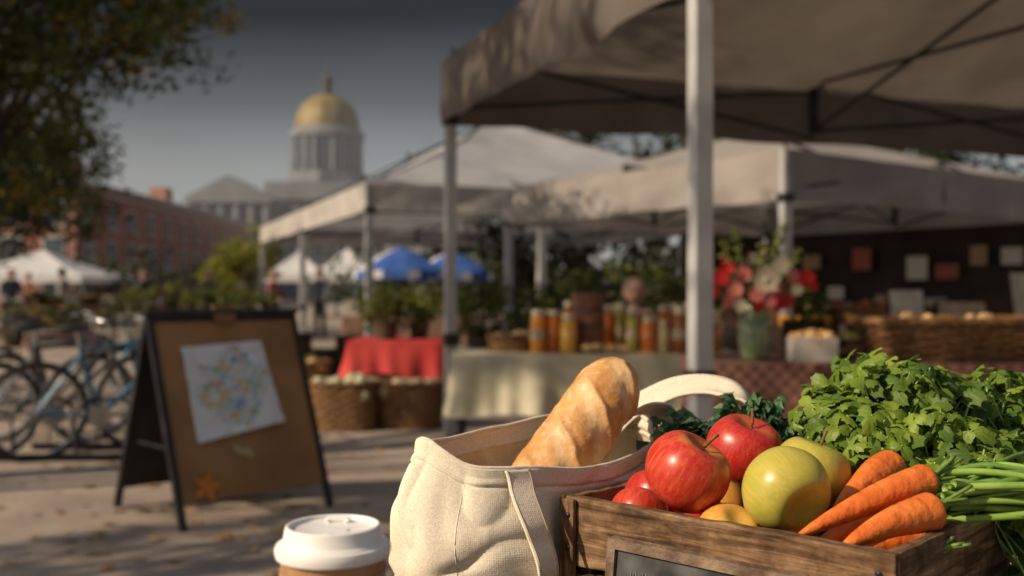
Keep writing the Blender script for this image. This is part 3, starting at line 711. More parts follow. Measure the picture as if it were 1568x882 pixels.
for i in range(8):
    produce_box('produce_box',(-12.2+i*.45,26.4+U(-.2,.2),.801),.4,.34,U(.2,.4),random.choice([wood_dark,white_b]),M('produce',random.choice([(.4,.06,.03),(.25,.33,.06),(.5,.3,.05),(.5,.45,.35)]),rough=.5),.07,n=12)
def menu_sign(x,y,z,w_,h,c,tilt=.25):
    mb=MB();mb.box((x,y,z+h/2),(w_,.015,h),0,rx=-tilt);mb.box((x,y-.012,z+h/2),(w_*.86,.01,h*.86),1,rx=-tilt);mb.tube([(x,y+.12,z),(x,y+.01,z+h*.7)],.008,0,5)
    mb.obj('menu_sign',[wood_dark,M('sign_card',c,(c[0]*.7,c[1]*.7,c[2]*.7),scale=14,rough=.7)],False)
cloth_table('display_table',2.65,5.0,7.8,8.6,.775,.55,M('cloth_charcoal',(.03,.03,.03),(.05,.045,.04),scale=4,rough=.9))
for i in range(6): produce_box('produce_box',(2.85+i*.36,8.1+U(-.05,.05),.776),.34,.3,U(.18,.24),random.choice([wood_dark,white_b,wood_dark]),M('loaves',random.choice([(.55,.33,.15),(.6,.48,.3),(.45,.2,.08)]),rough=.6),.06,n=12)
menu_sign(3.08,8.0,1.0,.30,.25,(.7,.68,.64));menu_sign(3.52,8.02,.99,.42,.16,(.5,.42,.34));menu_sign(4.05,8.05,1.0,.28,.40,(.62,.58,.54));menu_sign(3.1,12.2,1.15,.55,.55,(.5,.34,.32))
mb=MB()
for i in range(14):
    mb.box((U(4.2,7.0),U(13.6,14.6),U(.3,1.1)),(U(.4,.9),.5,U(.3,.8)),i%3)
mb.obj('stacked_crates',[wood_dark,metal_d,white_b],False)
# papers pinned on the stall's dark backdrop
mb=MB();random.seed(77)
dW=Vector((4.75-7.7,18.95-14.6,0)).normalized();nW=Vector((dW.y,-dW.x,0))*-1
for i in range(9):
    p=Vector((7.7,14.6,U(1.0,1.9)))+dW*(.5+.52*i)+nW*.16
    hw,hh=U(.12,.25),U(.1,.2)
    mb.add([p-dW*hw-Vector((0,0,hh)),p+dW*hw-Vector((0,0,hh)),p+dW*hw+Vector((0,0,hh)),p-dW*hw+Vector((0,0,hh))],[(0,1,2,3)],i%3)
mb.obj('pinned_notices',[M('paper_white',(.6,.57,.52),rough=.8),M('paper_tan',(.4,.27,.16),rough=.8),M('paper_red',(.35,.1,.08),rough=.8)],False)

# ------------------------------------------------------------ people (far, out of focus)
def skinned(name,pts,edges,rad,mat,parent,root=0):
    me=bpy.data.meshes.new(name);me.from_pydata(pts,edges,[]);me.materials.append(mat)
    o=bpy.data.objects.new(name,me);COL.objects.link(o)
    md=o.modifiers.new('skin','SKIN');sv=me.skin_vertices[0].data if me.skin_vertices else None
    if sv is None:
        bpy.context.view_layer.objects.active=o
        bpy.ops.object.select_all(action='DESELECT');o.select_set(True);bpy.ops.mesh.customdata_skin_add();sv=me.skin_vertices[0].data
    for i,r_ in enumerate(rad): sv[i].radius=(r_,r_) if not hasattr(r_,'__len__') else r_
    sv[root].use_root=True
    md.use_smooth_shade=True
    sd=o.modifiers.new('sub','SUBSURF');sd.levels=2;sd.render_levels=2
    par(o,parent);return o
def person(x,y,h,shirtc,pantc,yaw=0,seated=False,hairc=None):
    e=grp('person',(x,y,0));k=h/1.72;c,s=math.cos(yaw),math.sin(yaw)
    dz=-.43 if seated else 0
    def T(p): return (x+(p[0]*c-p[1]*s)*k,y+(p[0]*s+p[1]*c)*k,(p[2])*k)
    sh=M('shirt',shirtc,tuple(q*.8 for q in shirtc),scale=8,rough=.9);pa=M('trousers',pantc,rough=.9)
    hz=.95+dz
    up_=[(0,0,hz),(0,0,hz+.18),(0,0,hz+.36),(0,.0,hz+.50),(.17,0,hz+.47),(.23,-.02,hz+.22),(.20,-.2,hz+.12),(-.17,0,hz+.47),(-.23,-.02,hz+.22),(-.20,-.2,hz+.12)]
    skinned('shirt',[T(p) for p in up_],[(0,1),(1,2),(2,3),(3,4),(4,5),(5,6),(3,7),(7,8),(8,9)],[.13,.13,.14,.08,.06,.05,.04,.06,.05,.04],sh,e)
    if seated: lg=[(0,0,hz),(.1,-.02,hz-.05),(.11,-.42,hz-.05),(.11,-.42,.08),(-.1,-.02,hz-.05),(-.11,-.42,hz-.05),(-.11,-.42,.08)]
    else: lg=[(0,0,hz),(.1,0,hz-.08),(.1,-.03,.5),(.11,.02,.08),(-.1,0,hz-.08),(-.1,.05,.5),(-.12,.1,.08)]
    skinned('trousers',[T(p) for p in lg],[(0,1),(1,2),(2,3),(0,4),(4,5),(5,6)],[.12,.09,.065,.05,.09,.065,.05],pa,e)
    for sg,q in((1,lg[3]),(-1,lg[6])):
        mb=MB();mb.ball(T((q[0],q[1]-.06,.04)),.09*k,0,10,6,.45);mb.obj('shoe',[black],True,e)
    for q,sg in((up_[6],1),(up_[9],-1)):
        q=Vector(q);base=q+Vector((0,-.03,-.01));pts=[T(base),T(base+Vector((0,-.08,-.02)))];ed=[(0,1)];rd=[.03,.035]
        for f in range(4):
            o_=Vector(((f-1.5)*.02,-.09,-.02));pts+=[T(base+o_),T(base+o_+Vector((0,-.05,-.015))),T(base+o_+Vector((0,-.07,-.045)))];n_=len(pts);ed+=[(1,n_-3),(n_-3,n_-2),(n_-2,n_-1)];rd+=[.011,.01,.008]
        pts+=[T(base+Vector((-sg*.035,-.04,-.01))),T(base+Vector((-sg*.06,-.08,-.02)))];n_=len(pts);ed+=[(0,n_-2),(n_-2,n_-1)];rd+=[.012,.009]
        skinned('hand',pts,ed,rd,skin,e)
    mb=MB();hc=T((0,-.02,hz+.69))
    mb.ball(hc,.098*k,0,16,12,1.2);mb.tube([T((0,.0,hz+.48)),T((0,0,hz+.62))],.05*k,0,10)
    mb.ball(T((0,-.118,hz+.675)),.016*k,0,6,5,1.5)
    for sg in(-1,1): mb.ball(T((sg*.098,0,hz+.685)),.022*k,0,6,5,1.5);mb.ball(T((sg*.035,-.106,hz+.705)),.011*k,1,6,5)
    mb.box(T((0,-.112,hz+.635)),(.045*k,.008,.01),2,rz=yaw);mb.obj('head',[skin,black,M('lips',(.35,.12,.1))],True,e)
    mb=MB();mb.ball(T((0,.015,hz+.72)),.108*k,0,14,10,1.05,.06);mb.obj('hair',[hairc or hairm],True,e)
    if seated:
        mb=MB();mb.box(T((0,.0,hz-.14)),(.38,.36,.04),0)
        for a in(-1,1):
            for b_ in(-1,1): mb.tube([T((a*.16,b_*.15,hz-.15)),T((a*.18,b_*.17,0))],.015,0,6)
        mb.obj('stool',[wood_dark],False,e)
person(1.12,9.35,1.72,(.35,.2,.15),(.05,.05,.08),0,True,M('hair_blond',(.40,.26,.14),(.26,.17,.09),scale=40,rough=.6))
for px_,py_,hh,s1_,p1_,yw in((-13.2,27,1.7,(.08,.1,.16),(.04,.04,.06),.5),(-12.3,28,1.75,(.3,.28,.26),(.06,.05,.05),2.6),(-5.6,24,1.62,(.30,.12,.1),(.05,.05,.08),1.2),(-4.9,26,1.7,(.15,.2,.25),(.07,.06,.05),-2),(-9.5,36,1.7,(.4,.38,.36),(.05,.05,.07),.4),(-10.8,30,1.7,(.05,.05,.06),(.04,.04,.05),1.4),(-15.6,33,1.7,(.25,.1,.08),(.04,.04,.05),-.6),(-8.0,27,1.66,(.12,.13,.1),(.05,.04,.04),.9)):
    person(px_,py_,hh,s1_,p1_,yw)

# ------------------------------------------------------------ FOREGROUND
ZT=.90
e=grp('market_counter',(.15,1.0,0))
fdir=Vector((.731,-.682,0));sdir=Vector((.682,.731,0));Lc=Vector((.053,1.09,0))
def cr(a,b_,z): 
    p=Lc+fdir*a+sdir*b_; return (p.x,p.y,z)
ang_f=math.atan2(fdir.y,fdir.x);ang_s=math.atan2(sdir.y,sdir.x)
def slat(name,c,l,t,h,ang,mat,parent,jit=.0016,bev=.0018,seed=0,rx=0):
    bm=bmesh.new();nx=max(2,int(l/.012))
    me=bpy.data.meshes.new(name)
    bmesh.ops.create_cube(bm,size=1)
    bmesh.ops.scale(bm,vec=(l,t,h),verts=bm.verts)
    ex=[e_ for e_ in bm.edges if abs((e_.verts[0].co-e_.verts[1].co).x)>l*.5]
    bmesh.ops.subdivide_edges(bm,edges=ex,cuts=nx,use_grid_fill=True)
    for v_ in bm.verts:
        q=noise.noise_vector(Vector((v_.co.x*30+seed*7,v_.co.y*60,v_.co.z*60)))
        q2=noise.noise_vector(Vector((v_.co.x*110+seed*7,v_.co.y*90,v_.co.z*90)))
        v_.co+=Vector((q.x*.0008,q.y*jit,q.z*jit*1.3+q2.z*.0012))
    bm.to_mesh(me);bm.free();me.materials.append(mat)
    o=bpy.data.objects.new(name,me);COL.objects.link(o);o.location=c;o.rotation_euler=(rx,0,ang)
    bv=o.modifiers.new('b','BEVEL');bv.width=bev;bv.segments=2;bv.limit_method='ANGLE';bv.angle_limit=.7
    par(o,parent);return o
for i in range(5):
    p=Lc+fdir*(-.20+.075+.152*i)+sdir*(.03)
    slat('tabletop_plank',(p.x,p.y,ZT-.0125),1.0,.15,.024,ang_s,wood_dark,e,seed=i)
mb=MB()
for a in(-.15,.5):
    for b_ in(-.4,.46): q=Lc+fdir*a+sdir*b_;mb.box((q.x,q.y,(ZT-.026)/2),(.05,.05,ZT-.026),0,rz=ang_f)
mb.obj('legs',[wood_dark],False,e)

Zc=1.03;CL,CS=.36,.29
e=grp('wooden_crate',cr(CL/2,CS/2,ZT))
th=.012
k=0
for (z,h) in((Zc-.036,.072),(ZT+.027,.046)):
    for b_,nm in((0,'front_slat'),(CS,'back_slat')):
        slat(nm,cr(CL/2,b_+(th/2 if b_==0 else -th/2),z),CL,th,h,ang_f,wood_old,e,seed=k);k+=1
    for a,nm in((th/2,'side_slat'),(CL-th/2,'side_slat')):
        slat(nm,cr(a,CS/2,z-.001),CS-2*th-.001,th,h,ang_s,wood_old,e,seed=k);k+=1
for a in(th+.009,CL-th-.009):
    for b_ in(th+.009,CS-th-.009):
        o=slat('corner_post',cr(a,b_,(ZT+Zc)/2-.002),Zc-ZT-.006,.017,.017,0,wood_old,e,seed=k);k+=1
        o.rotation_euler=(Matrix.Rotation(ang_f,3,'Z')@Matrix.Rotation(math.pi/2,3,'Y')).to_euler()
for a in(.011,):
    o=slat('corner_cleat',cr(a,-.0035,(ZT+Zc)/2),Zc-ZT-.004,.020,.006,0,wood_old,e,seed=k,jit=.0006);k+=1
    o.rotation_euler=(Matrix.Rotation(ang_f,3,'Z')@Matrix.Rotation(math.pi/2,3,'Y')@Matrix.Rotation(math.pi/2,3,'X')).to_euler()
for i in range(4):
    slat('bottom_slat',cr(CL/2,.045+.066*i,ZT+.006),CL-.03,.06,.008,ang_f,wood_dark,e,seed=k);k+=1
mb=MB()
for a in(.014,CL-.014):
    for z in(Zc-.018,Zc-.052,ZT+.02,ZT+.036):
        p=Vector(cr(a,-.001 if a>.1 else -.0068,z));mb.tube([p,p-sdir*.0012],.0028,0,10)
mb.obj('nail_heads',[metal_d],True,e)
e=grp('chalkboard_sign',cr(.178,-.012,.97))
def sg(a,z,o): 
    p=Lc+fdir*a-sdir*(o+ (1.003-z)*.12);return Vector((p.x,p.y,z-.006))
mb=MB()
def sgbox(mb,a0,a1,z0,z1,o0,o1,mi):
    vs=[sg(a,z,o) for a in(a0,a1) for z in(z0,z1) for o in(o0,o1)]
    mb.add(vs,[(0,1,3,2),(4,6,7,5),(0,4,5,1),(2,3,7,6),(0,2,6,4),(1,5,7,3)],mi)
sgbox(mb,.082,.274,.925,.995,.004,.010,0);mb.obj('slate_panel',[M('chalk_slate',(.022,.024,.027),(.13,.13,.13),scale=26,rough=.8,ramp=(.42,.8),detail=8)],False,e)
mb=MB();sgbox(mb,.072,.284,.995,1.005,.002,.014,0);sgbox(mb,.072,.284,.913,.9249,.002,.014,0);sgbox(mb,.072,.0819,.925,.9949,.002,.014,0);sgbox(mb,.2741,.284,.925,.9949,.002,.014,0)
o=mb.obj('frame',[M('sign_frame',(.10,.06,.04),(.26,.18,.12),scale=30,rough=.7,bump=.4,bscale=120)],False,e)
mb=MB();random.seed(44)
chalk=M('chalk',(.30,.30,.29),(.12,.12,.12),scale=200,rough=.95)
for li,zz in enumerate((.972,.950)):
    xa=.10
    while xa<.25:
        pts=[];hh=U(.006,.011)
        for q in range(6): pts.append(sg(xa+q*.0016+U(-.001,.001),zz+math.sin(q*2.1)*hh*.6+U(-.002,.002),.0108))
        mb.tube(pts,.0006,0,4);xa+=U(.011,.016)
mb.obj('chalk_writing',[chalk],True,e)

def apple_mat(name,base,streak,top,spk=(.8,.6,.3),ramp=(.4,.62),topw=.35):
    m,nt,b=nodes(name);N=nt.nodes;L=nt.links
    b.inputs['Roughness'].default_value=.33;b.inputs['Specular IOR Level'].default_value=.45;b.inputs['Coat Weight'].default_value=.08
    b.inputs['Subsurface Weight'].default_value=.06;b.inputs['Subsurface Scale'].default_value=.01
    tc=N.new('ShaderNodeTexCoord')
    nv=N.new('ShaderNodeVectorMath');nv.operation='NORMALIZE';L.new(tc.outputs['Object'],nv.inputs[0])
    mp=N.new('ShaderNodeMapping');mp.inputs['Scale'].default_value=(9,9,.9);L.new(nv.outputs[0],mp.inputs[0])
    n=N.new('ShaderNodeTexNoise');n.inputs['Scale'].default_value=1.3;n.inputs['Detail'].default_value=7;n.inputs['Roughness'].default_value=.65;L.new(mp.outputs[0],n.inputs['Vector'])
    r=N.new('ShaderNodeValToRGB');r.color_ramp.elements[0].position=ramp[0];r.color_ramp.elements[1].position=ramp[1];r.color_ramp.elements[0].color=c4(base);r.color_ramp.elements[1].color=c4(streak);L.new(n.outputs['Fac'],r.inputs[0])
    n3=N.new('ShaderNodeTexNoise');n3.inputs['Scale'].default_value=1.5;n3.inputs['Detail'].default_value=3;L.new(nv.outputs[0],n3.inputs['Vector'])
    sp=N.new('ShaderNodeSeparateXYZ');L.new(nv.outputs[0],sp.inputs[0])
    ad=N.new('ShaderNodeMath');ad.operation='MULTIPLY_ADD';ad.inputs[1].default_value=1.1;L.new(n3.outputs['Fac'],ad.inputs[0]);L.new(sp.outputs[2],ad.inputs[2])
    mr=N.new('ShaderNodeMapRange');mr.inputs[1].default_value=1.45-topw;mr.inputs[2].default_value=1.6;mr.inputs[4].default_value=.75;L.new(ad.outputs[0],mr.inputs[0])
    mx=N.new('ShaderNodeMixRGB');L.new(mr.outputs[0],mx.inputs[0]);L.new(r.outputs[0],mx.inputs[1]);mx.inputs[2].default_value=c4(top)
    vo=N.new('ShaderNodeTexVoronoi');vo.inputs['Scale'].default_value=15;L.new(nv.outputs[0],vo.inputs['Vector'])
    lt=N.new('ShaderNodeMath');lt.operation='LESS_THAN';lt.inputs[1].default_value=.085;L.new(vo.outputs['Distance'],lt.inputs[0])
    ml=N.new('ShaderNodeMath');ml.operation='MULTIPLY';ml.inputs[1].default_value=.6;L.new(lt.outputs[0],ml.inputs[0])
    m2=N.new('ShaderNodeMixRGB');L.new(ml.outputs[0],m2.inputs[0]);L.new(mx.outputs[0],m2.inputs[1]);m2.inputs[2].default_value=c4(spk)
    L.new(m2.outputs[0],b.inputs['Base Color'])
    n4=N.new('ShaderNodeTexNoise');n4.inputs['Scale'].default_value=120;L.new(tc.outputs['Object'],n4.inputs['Vector'])
    bp=N.new('ShaderNodeBump');bp.inputs['Strength'].default_value=.12;bp.inputs['Distance'].default_value=.001;L.new(n4.outputs[0],bp.inputs['Height']);L.new(bp.outputs[0],b.inputs['Normal'])
    return m
am_red=apple_mat('apple_red',(.45,.02,.014),(.58,.09,.03),(.62,.30,.06),topw=.28,ramp=(.40,.68))
am_red2=apple_mat('apple_red_dark',(.40,.014,.016),(.52,.06,.025),(.52,.20,.05),topw=.15,ramp=(.42,.70))
am_grn=apple_mat('apple_green',(.40,.36,.05),(.50,.40,.08),(.34,.35,.04),spk=(.68,.62,.32))
am_yel=apple_mat('apple_yellow',(.66,.36,.06),(.66,.25,.06),(.55,.4,.08))
stemm=M('stem',(.12,.07,.03),(.2,.12,.05),scale=200,rough=.8)
def apple(name,c,r,mat,rot=(0,0,0),stem=True,ell=1.0):
    seg=56;rings=36;vs=[];fs=[]
    for i in range(rings+1):
        ph=math.pi*i/rings
        for k in range(seg):
            a=2*math.pi*k/seg
            rr=math.sin(ph)**.92
            z=.92*math.cos(ph)
            d=math.exp(-(ph/.40)**2)*.30; z-=d
            d2=math.exp(-((math.pi-ph)/.33)**2)*.20; z+=d2
            rr*=1+.03*math.cos(ph)
            rr*=1+.02*math.cos(5*a+.5)*math.sin(ph*.5+1.57)**2*-1 if ph>1.8 else 1+.012*math.cos(5*a)
            w_=1+.035*noise.noise(Vector((math.cos(a)+c[0]*40,math.sin(a),math.cos(ph))))
            vs.append((rr*r*w_*math.cos(a),rr*r*w_*math.sin(a)*ell,z*r))
    for i in range(rings):
        for k in range(seg): fs.append((i*seg+k,(i+1)*seg+k,(i+1)*seg+(k+1)%seg,i*seg+(k+1)%seg))
    mb=MB();mb.add(vs,fs,0)
    if stem: mb.tube(bez([(0,0,.52*r),(.02*r,0,.78*r),(.14*r,.04*r,1.12*r)],5),[.035*r]*4+[.04*r]*6+[.06*r],1,8)
    mb.obj(name,[mat,stemm],True,None,c,rot)
apple('red_apple',(.178,1.036,1.064),.0435,am_red,(.35,.45,.3))
apple('red_apple',(.262,1.155,1.068),.043,am_red2,(.1,-.35,2))
apple('green_apple',(.263,.985,1.056),.042,am_grn,(1.95,.1,.4),False)
apple('green_apple',(.315,1.08,1.056),.041,am_grn,(.3,.2,1))
apple('yellow_apple',(.212,1.002,1.008),.032,am_yel,(.6,.2,.3),False)
apple('red_apple',(.135,1.086,1.010),.031,am_red,(.5,.4,2),False)
apple('red_apple',(.16,1.14,1.017),.035,am_red2,(.3,.4,2),False)
apple('red_apple',(.205,1.11,.985),.04,am_red2,(.3,.4,3),False)
apple('green_apple',(.27,1.05,.975),.04,am_grn,(.3,.4,3),False)
apple('yellow_apple',(.24,1.2,.99),.04,am_yel,(.3,.4,3),False)
apple('red_apple',(.275,.975,.96),.033,am_red,(.3,.4,3),False)
carm=M('carrot_skin',(.60,.12,.018),(.74,.20,.035),scale=45,rough=.45,bump=.35,bscale=90,stretch=(1,1,1),spec=.4)
def carrot(name,tip,head,r,bend=(0,0,0),seed=0):
    tip=Vector(tip);head=Vector(head);pts=[];rs=[];n=64
    for i in range(n+1):
        t=i/n;p=tip+(head-tip)*t+Vector(bend)*math.sin(math.pi*t)+Vector((noise.noise(Vector((t*2,seed,1))),noise.noise(Vector((t*2,seed,2))),noise.noise(Vector((t*2,seed,3)))))*.002
        rr=r*(1-(1-t)**2.6)**.55*(.50+.50*t) if t>0 else 0
        if t>.93: rr*=math.sqrt(max(0.02,1-((t-.93)/.075)**2))
        rr*=1-.03*max(0,noise.noise(Vector((t*34,seed,0))))-.035*abs(math.sin(t*22+seed*2+2*math.sin(t*9)))**24
        pts.append(p);rs.append(max(rr,.0006))
    mb=MB();mb.tube(pts,rs,0,22)
    d=(head-tip).normalized()
    for _ in range(7):
        q=head-d*.002+Vector((U(-1,1),U(-1,1),U(-1,1)))*.003
        mb.tube(bez([q,q+d*.012+Vector((0,0,.003)),q+d*.03+Vector((U(-.004,.012),U(-.01,.01),U(0,.012)))],4),.0018,1,6)
    mb.obj(name,[carm,M('carrot_top',(.12,.2,.03),(.2,.3,.06),scale=60,rough=.5)],True)
random.seed(3)
carrot('carrot',(.255,.925,1.024),(.405,.988,1.066),.0175,(0,0,.004),1)
carrot('carrot',(.283,.895,1.018),(.392,.946,1.045),.0185,(0,0,.006),2)
carrot('carrot',(.315,1.00,1.035),(.40,1.075,1.062),.020,(0,0,.004),3)
carrot('carrot',(.27,.905,.990),(.378,.925,1.008),.014,(0,0,.0),4)
carrot('carrot',(.25,.94,.99),(.42,.985,1.02),.018,(0,0,.0),5)
carrot('carrot',(.28,.97,1.0),(.40,1.04,1.035),.018,(0,0,.0),6)

# parsley and leafy greens
pars=[M('parsley_leaf',(.13,.22,.022),(.28,.38,.05),scale=14,rough=.45,transl=.38,spec=.4,bump=.4,bscale=180,bdist=.002),
      M('parsley_leaf_dark',(.055,.12,.017),(.14,.22,.03),scale=14,rough=.5,transl=.32,spec=.35,bump=.4,bscale=180,bdist=.002),
      M('herb_stem',(.20,.30,.07),(.30,.42,.12),scale=40,rough=.4)]
def lobed(mb,c,nrm,fw,sz,mi,cup=.25):
    nrm=nrm.normalized();fw=(fw-nrm*fw.dot(nrm)).normalized();sd=nrm.cross(fw)
    K=41;out=[];ph=U(0,5);asp=U(.8,1.15)
    for k in range(K):
        th_=-2.7+5.4*k/(K-1)
        lob=.32+.68*abs(math.cos(th_*1.45))**.8*(1-.13*abs(th_))
        tooth=.15*(abs(((k*.5)%1.5)/.75-1)-.5)
        rr=sz*(lob+tooth)
        x=rr*math.cos(th_)*1.1;y=rr*math.sin(th_)*asp
        z=-cup*rr*rr/sz+.18*sz*math.sin(3*th_+ph)*(rr/sz)
        out.append((x,y,z))
    vs=[c+nrm*(-.08*sz)]
    for x,y,z in out: vs.append(c+(fw*x+sd*y)*.5+nrm*(z*.25+.03*sz))
    for x,y,z in out: vs.append(c+fw*x+sd*y+nrm*z)
    fs=[(0,1+k,2+k) for k in range(K-1)]+[(1+k,1+K+k,2+K+k,2+k) for k in range(K-1)]
    mb.add(vs,fs,mi)
def parsley(name,lobes,n,root,sz=(.011,.021),seed=0,mats=pars,drk=.3):
    random.seed(seed);mb=MB();root=Vector(root)
    tot=sum(l[1]**2 for l in lobes)
    for (lc,lr) in lobes:
        lc=Vector(lc);m=int(n*lr**2/tot)
        for _ in range(m):
            d=Vector((random.gauss(0,1),random.gauss(0,1),random.gauss(.35,1))).normalized()
            q=R()**.35*U(.9,1.15);p=lc+Vector((d.x,d.y,d.z*.9))*lr*q
            nr=(d*.7+Vector((U(-.8,.8)-.2,U(-.8,.8)-.25,U(.1,1.0))))
            fw=Vector((d.x+U(-.6,.6),d.y+U(-.6,.6),U(-.5,.5)))
            lobed(mb,p,nr,fw,U(*sz),1 if R()<drk+.5*(q<.8) else 0,U(.1,.8))
            if R()<.22: mb.tube(bez([root+Vector((U(-.02,.02),U(-.02,.02),0)),(root+lc)/2+Vector((U(-.02,.02),U(-.02,.02),U(0,.01))),p],4),.0012,2,5)
            elif R()<.5: mb.tube([lc+(p-lc)*.5,p],.0009,2,4)
    return mb.obj(name,mats,True)
parsley('parsley_bunch',[((.385,1.15,1.08),.058),((.44,1.17,1.118),.058),((.50,1.20,1.105),.052),((.41,1.11,1.06),.05),((.46,1.12,1.07),.055),((.51,1.14,1.06),.048),((.375,1.20,1.10),.046),((.425,1.24,1.125),.048),((.46,1.17,1.135),.032)],860,(.42,1.1,1.0),seed=2,sz=(.010,.024))
parsley('parsley_bunch',[((.57,1.23,1.10),.055),((.62,1.25,1.09),.06),((.60,1.19,1.06),.06),((.56,1.15,1.05),.045),((.585,1.24,1.125),.035)],500,(.55,1.15,1.0),seed=5,sz=(.008,.015))
parsley('celery_leaves',[((.505,1.03,1.015),.025),((.52,1.01,.985),.022),((.50,.985,.96),.022),((.53,1.03,.95),.03)],60,(.47,1.03,1.04),sz=(.014,.024),seed=8,drk=.2)
# kale
kalem=[M('kale_leaf',(.03,.085,.03),(.09,.18,.07),scale=40,rough=.5,transl=.12,bump=.4,bscale=200,bdist=.002),M('kale_rib',(.14,.22,.09),(.2,.28,.12),scale=40,rough=.5)]
random.seed(21);mb=MB()
kc=Vector((.285,1.255,1.035))
for i in range(84):
    a=U(0,6.3);el=U(.1,1.4)
    d=Vector((math.cos(a)*math.cos(el)*1.6,math.sin(a)*math.cos(el)*.6,math.sin(el)*1.0))
    tip=kc+d*U(.055,.088);st=kc+d*.02+Vector((0,0,-.02))
    sd=d.cross(Vector((0,0,1))).normalized();nr=sd.cross(d).normalized()
    n=40;m=3;ph=U(0,6)
    for s_ in(-1,1):
        vs=[];fs=[]
        for j in range(n+1):
            t=j/n;p=st+(tip-st)*t+nr*.012*math.sin(t*2.5)
            W_=.021*math.sin(math.pi*min(1,.15+t*.85))**.6
            for q in range(m+1):
                f=q/m
                ru=f*f*.0065*math.sin(j*1.9+ph+s_)+f*f*.004*math.sin(j*3.3+ph*2)
                vs.append(p+sd*s_*W_*f*(1+.2*math.sin(j*2.6))+nr*(ru-.006*f)+d.normalized()*f*f*.005*math.cos(j*1.9+ph))
        for j in range(n):
            for q in range(m): b0=j*(m+1)+q;fs.append((b0,b0+1,b0+m+2,b0+m+1))
        mb.add(vs,fs,0)
    mb.tube([st+(tip-st)*t+nr*.012*math.sin(t*2.5) for t in (0,.3,.6,.9)],[.0025,.002,.0015,.0006],1,5)
mb.obj('kale_bunch',kalem,True)
random.seed(9);mb=MB()
for i in range(44):
    s0=Vector((.395+U(-.01,.02),.985+U(-.03,.055),1.045+U(-.03,.022)))
    e0=Vector((.60+U(-.03,.05),1.02+U(-.08,.10),1.065-U(0,.07)))
    mid=s0+(e0-s0)*U(.35,.6)+Vector((0,U(-.02,.02),U(.005,.03)))
    p=bez([s0,mid,e0],8);r0=U(.0020,.0042)
    mb.tube(p,[r0*(1-.35*j/len(p)) for j in range(len(p))],0 if R()<.55 else 1,8)
mb.obj('green_stalks',[M('stalk',(.16,.28,.04),(.28,.42,.09),scale=30,rough=.4,spec=.4),M('stalk_dark',(.07,.16,.025),(.14,.26,.05),scale=30,rough=.4)],True)
parsley('carrot_tops',[((.50,1.07,1.055),.033),((.56,1.06,1.045),.04),((.60,1.03,1.025),.04),((.455,1.08,1.05),.03)],200,(.42,1.03,1.04),sz=(.006,.013),seed=18,drk=.35)

# bread
brm,nt,b=nodes('bread_crust');N=nt.nodes;L=nt.links
at=N.new('ShaderNodeAttribute');at.attribute_name='score'
tc=N.new('ShaderNodeTexCoord');n=N.new('ShaderNodeTexNoise');n.inputs['Scale'].default_value=22;n.inputs['Detail'].default_value=8;n.inputs['Roughness'].default_value=.6;L.new(tc.outputs['Object'],n.inputs['Vector'])
r=N.new('ShaderNodeValToRGB');els=r.color_ramp.elements;els[0].position=.3;els[0].color=(.42,.17,.04,1);els[1].position=.7;els[1].color=(.70,.38,.13,1);L.new(n.outputs[0],r.inputs[0])
mx=N.new('ShaderNodeMixRGB');mx.inputs[2].default_value=(.76,.53,.27,1);L.new(at.outputs['Fac'],mx.inputs[0]);L.new(r.outputs[0],mx.inputs[1])
n2=N.new('ShaderNodeTexNoise');n2.inputs['Scale'].default_value=90;n2.inputs['Detail'].default_value=6;L.new(tc.outputs['Object'],n2.inputs['Vector'])
r3=N.new('ShaderNodeValToRGB');r3.color_ramp.elements[0].position=.52;r3.color_ramp.elements[1].position=.72;r3.color_ramp.elements[0].color=(0,0,0,1);r3.color_ramp.elements[1].color=(.5,.5,.5,1);L.new(n2.outputs[0],r3.inputs[0])
m2=N.new('ShaderNodeMixRGB');m2.inputs[2].default_value=(.80,.66,.46,1);L.new(r3.outputs[0],m2.inputs[0]);L.new(mx.outputs[0],m2.inputs[1]);L.new(m2.outputs[0],b.inputs['Base Color'])
b.inputs['Roughness'].default_value=.5
bp=N.new('ShaderNodeBump');bp.inputs['Strength'].default_value=.6;bp.inputs['Distance'].default_value=.003;L.new(n2.outputs[0],bp.inputs['Height']);L.new(bp.outputs[0],b.inputs['Normal'])
P0=Vector((-.005,1.165,.965));P1=Vector((.140,1.25,1.158))
ax=(P1-P0);Ln=ax.length;ax.normalize();s1=ax.cross(Vector((0,1,0))).normalized();s2=ax.cross(s1).normalized()
vs=[];fs=[];sc=[];n=130;seg=72
for i in range(n+1):
    t=i/n
    q=min(t,1-t)*Ln/.052
    rr=.0415*math.sqrt(max(0,1-(1-min(1,q))**2))**.9*(1+.04*math.sin(t*5))
    for k in range(seg):
        a=2*math.pi*k/seg
        w_=math.atan2(math.sin(a-1.9),math.cos(a-1.9))
        ph=(t*Ln/.062+w_*.42+.08*noise.noise(Vector((a*2,t*9,0))))%1
        inn=max(0,math.cos(w_*.95))**.6 if abs(w_)<1.5 else 0
        bite=math.exp(-((ph-.5)/.20)**2)*inn
        lip=math.exp(-((ph-.76)/.05)**2)*inn
        d=rr*(1+.09*lip-.09*bite+.06*noise.noise(Vector((t*8,math.cos(a),math.sin(a))))+.02*noise.noise(Vector((t*30,math.cos(a)*4,math.sin(a)*4))))
        vs.append(tuple(P0+ax*Ln*t+(s1*math.cos(a)+s2*math.sin(a))*d));sc.append(min(1,bite*.8))
for i in range(n):
    for k in range(seg): fs.append((i*seg+k,i*seg+(k+1)%seg,(i+1)*seg+(k+1)%seg,(i+1)*seg+k))
mb=MB();mb.add(vs,fs,0);o=mb.obj('baguette',[brm],True)
atr=o.data.attributes.new('score','FLOAT','POINT');atr.data.foreach_set('value',sc)

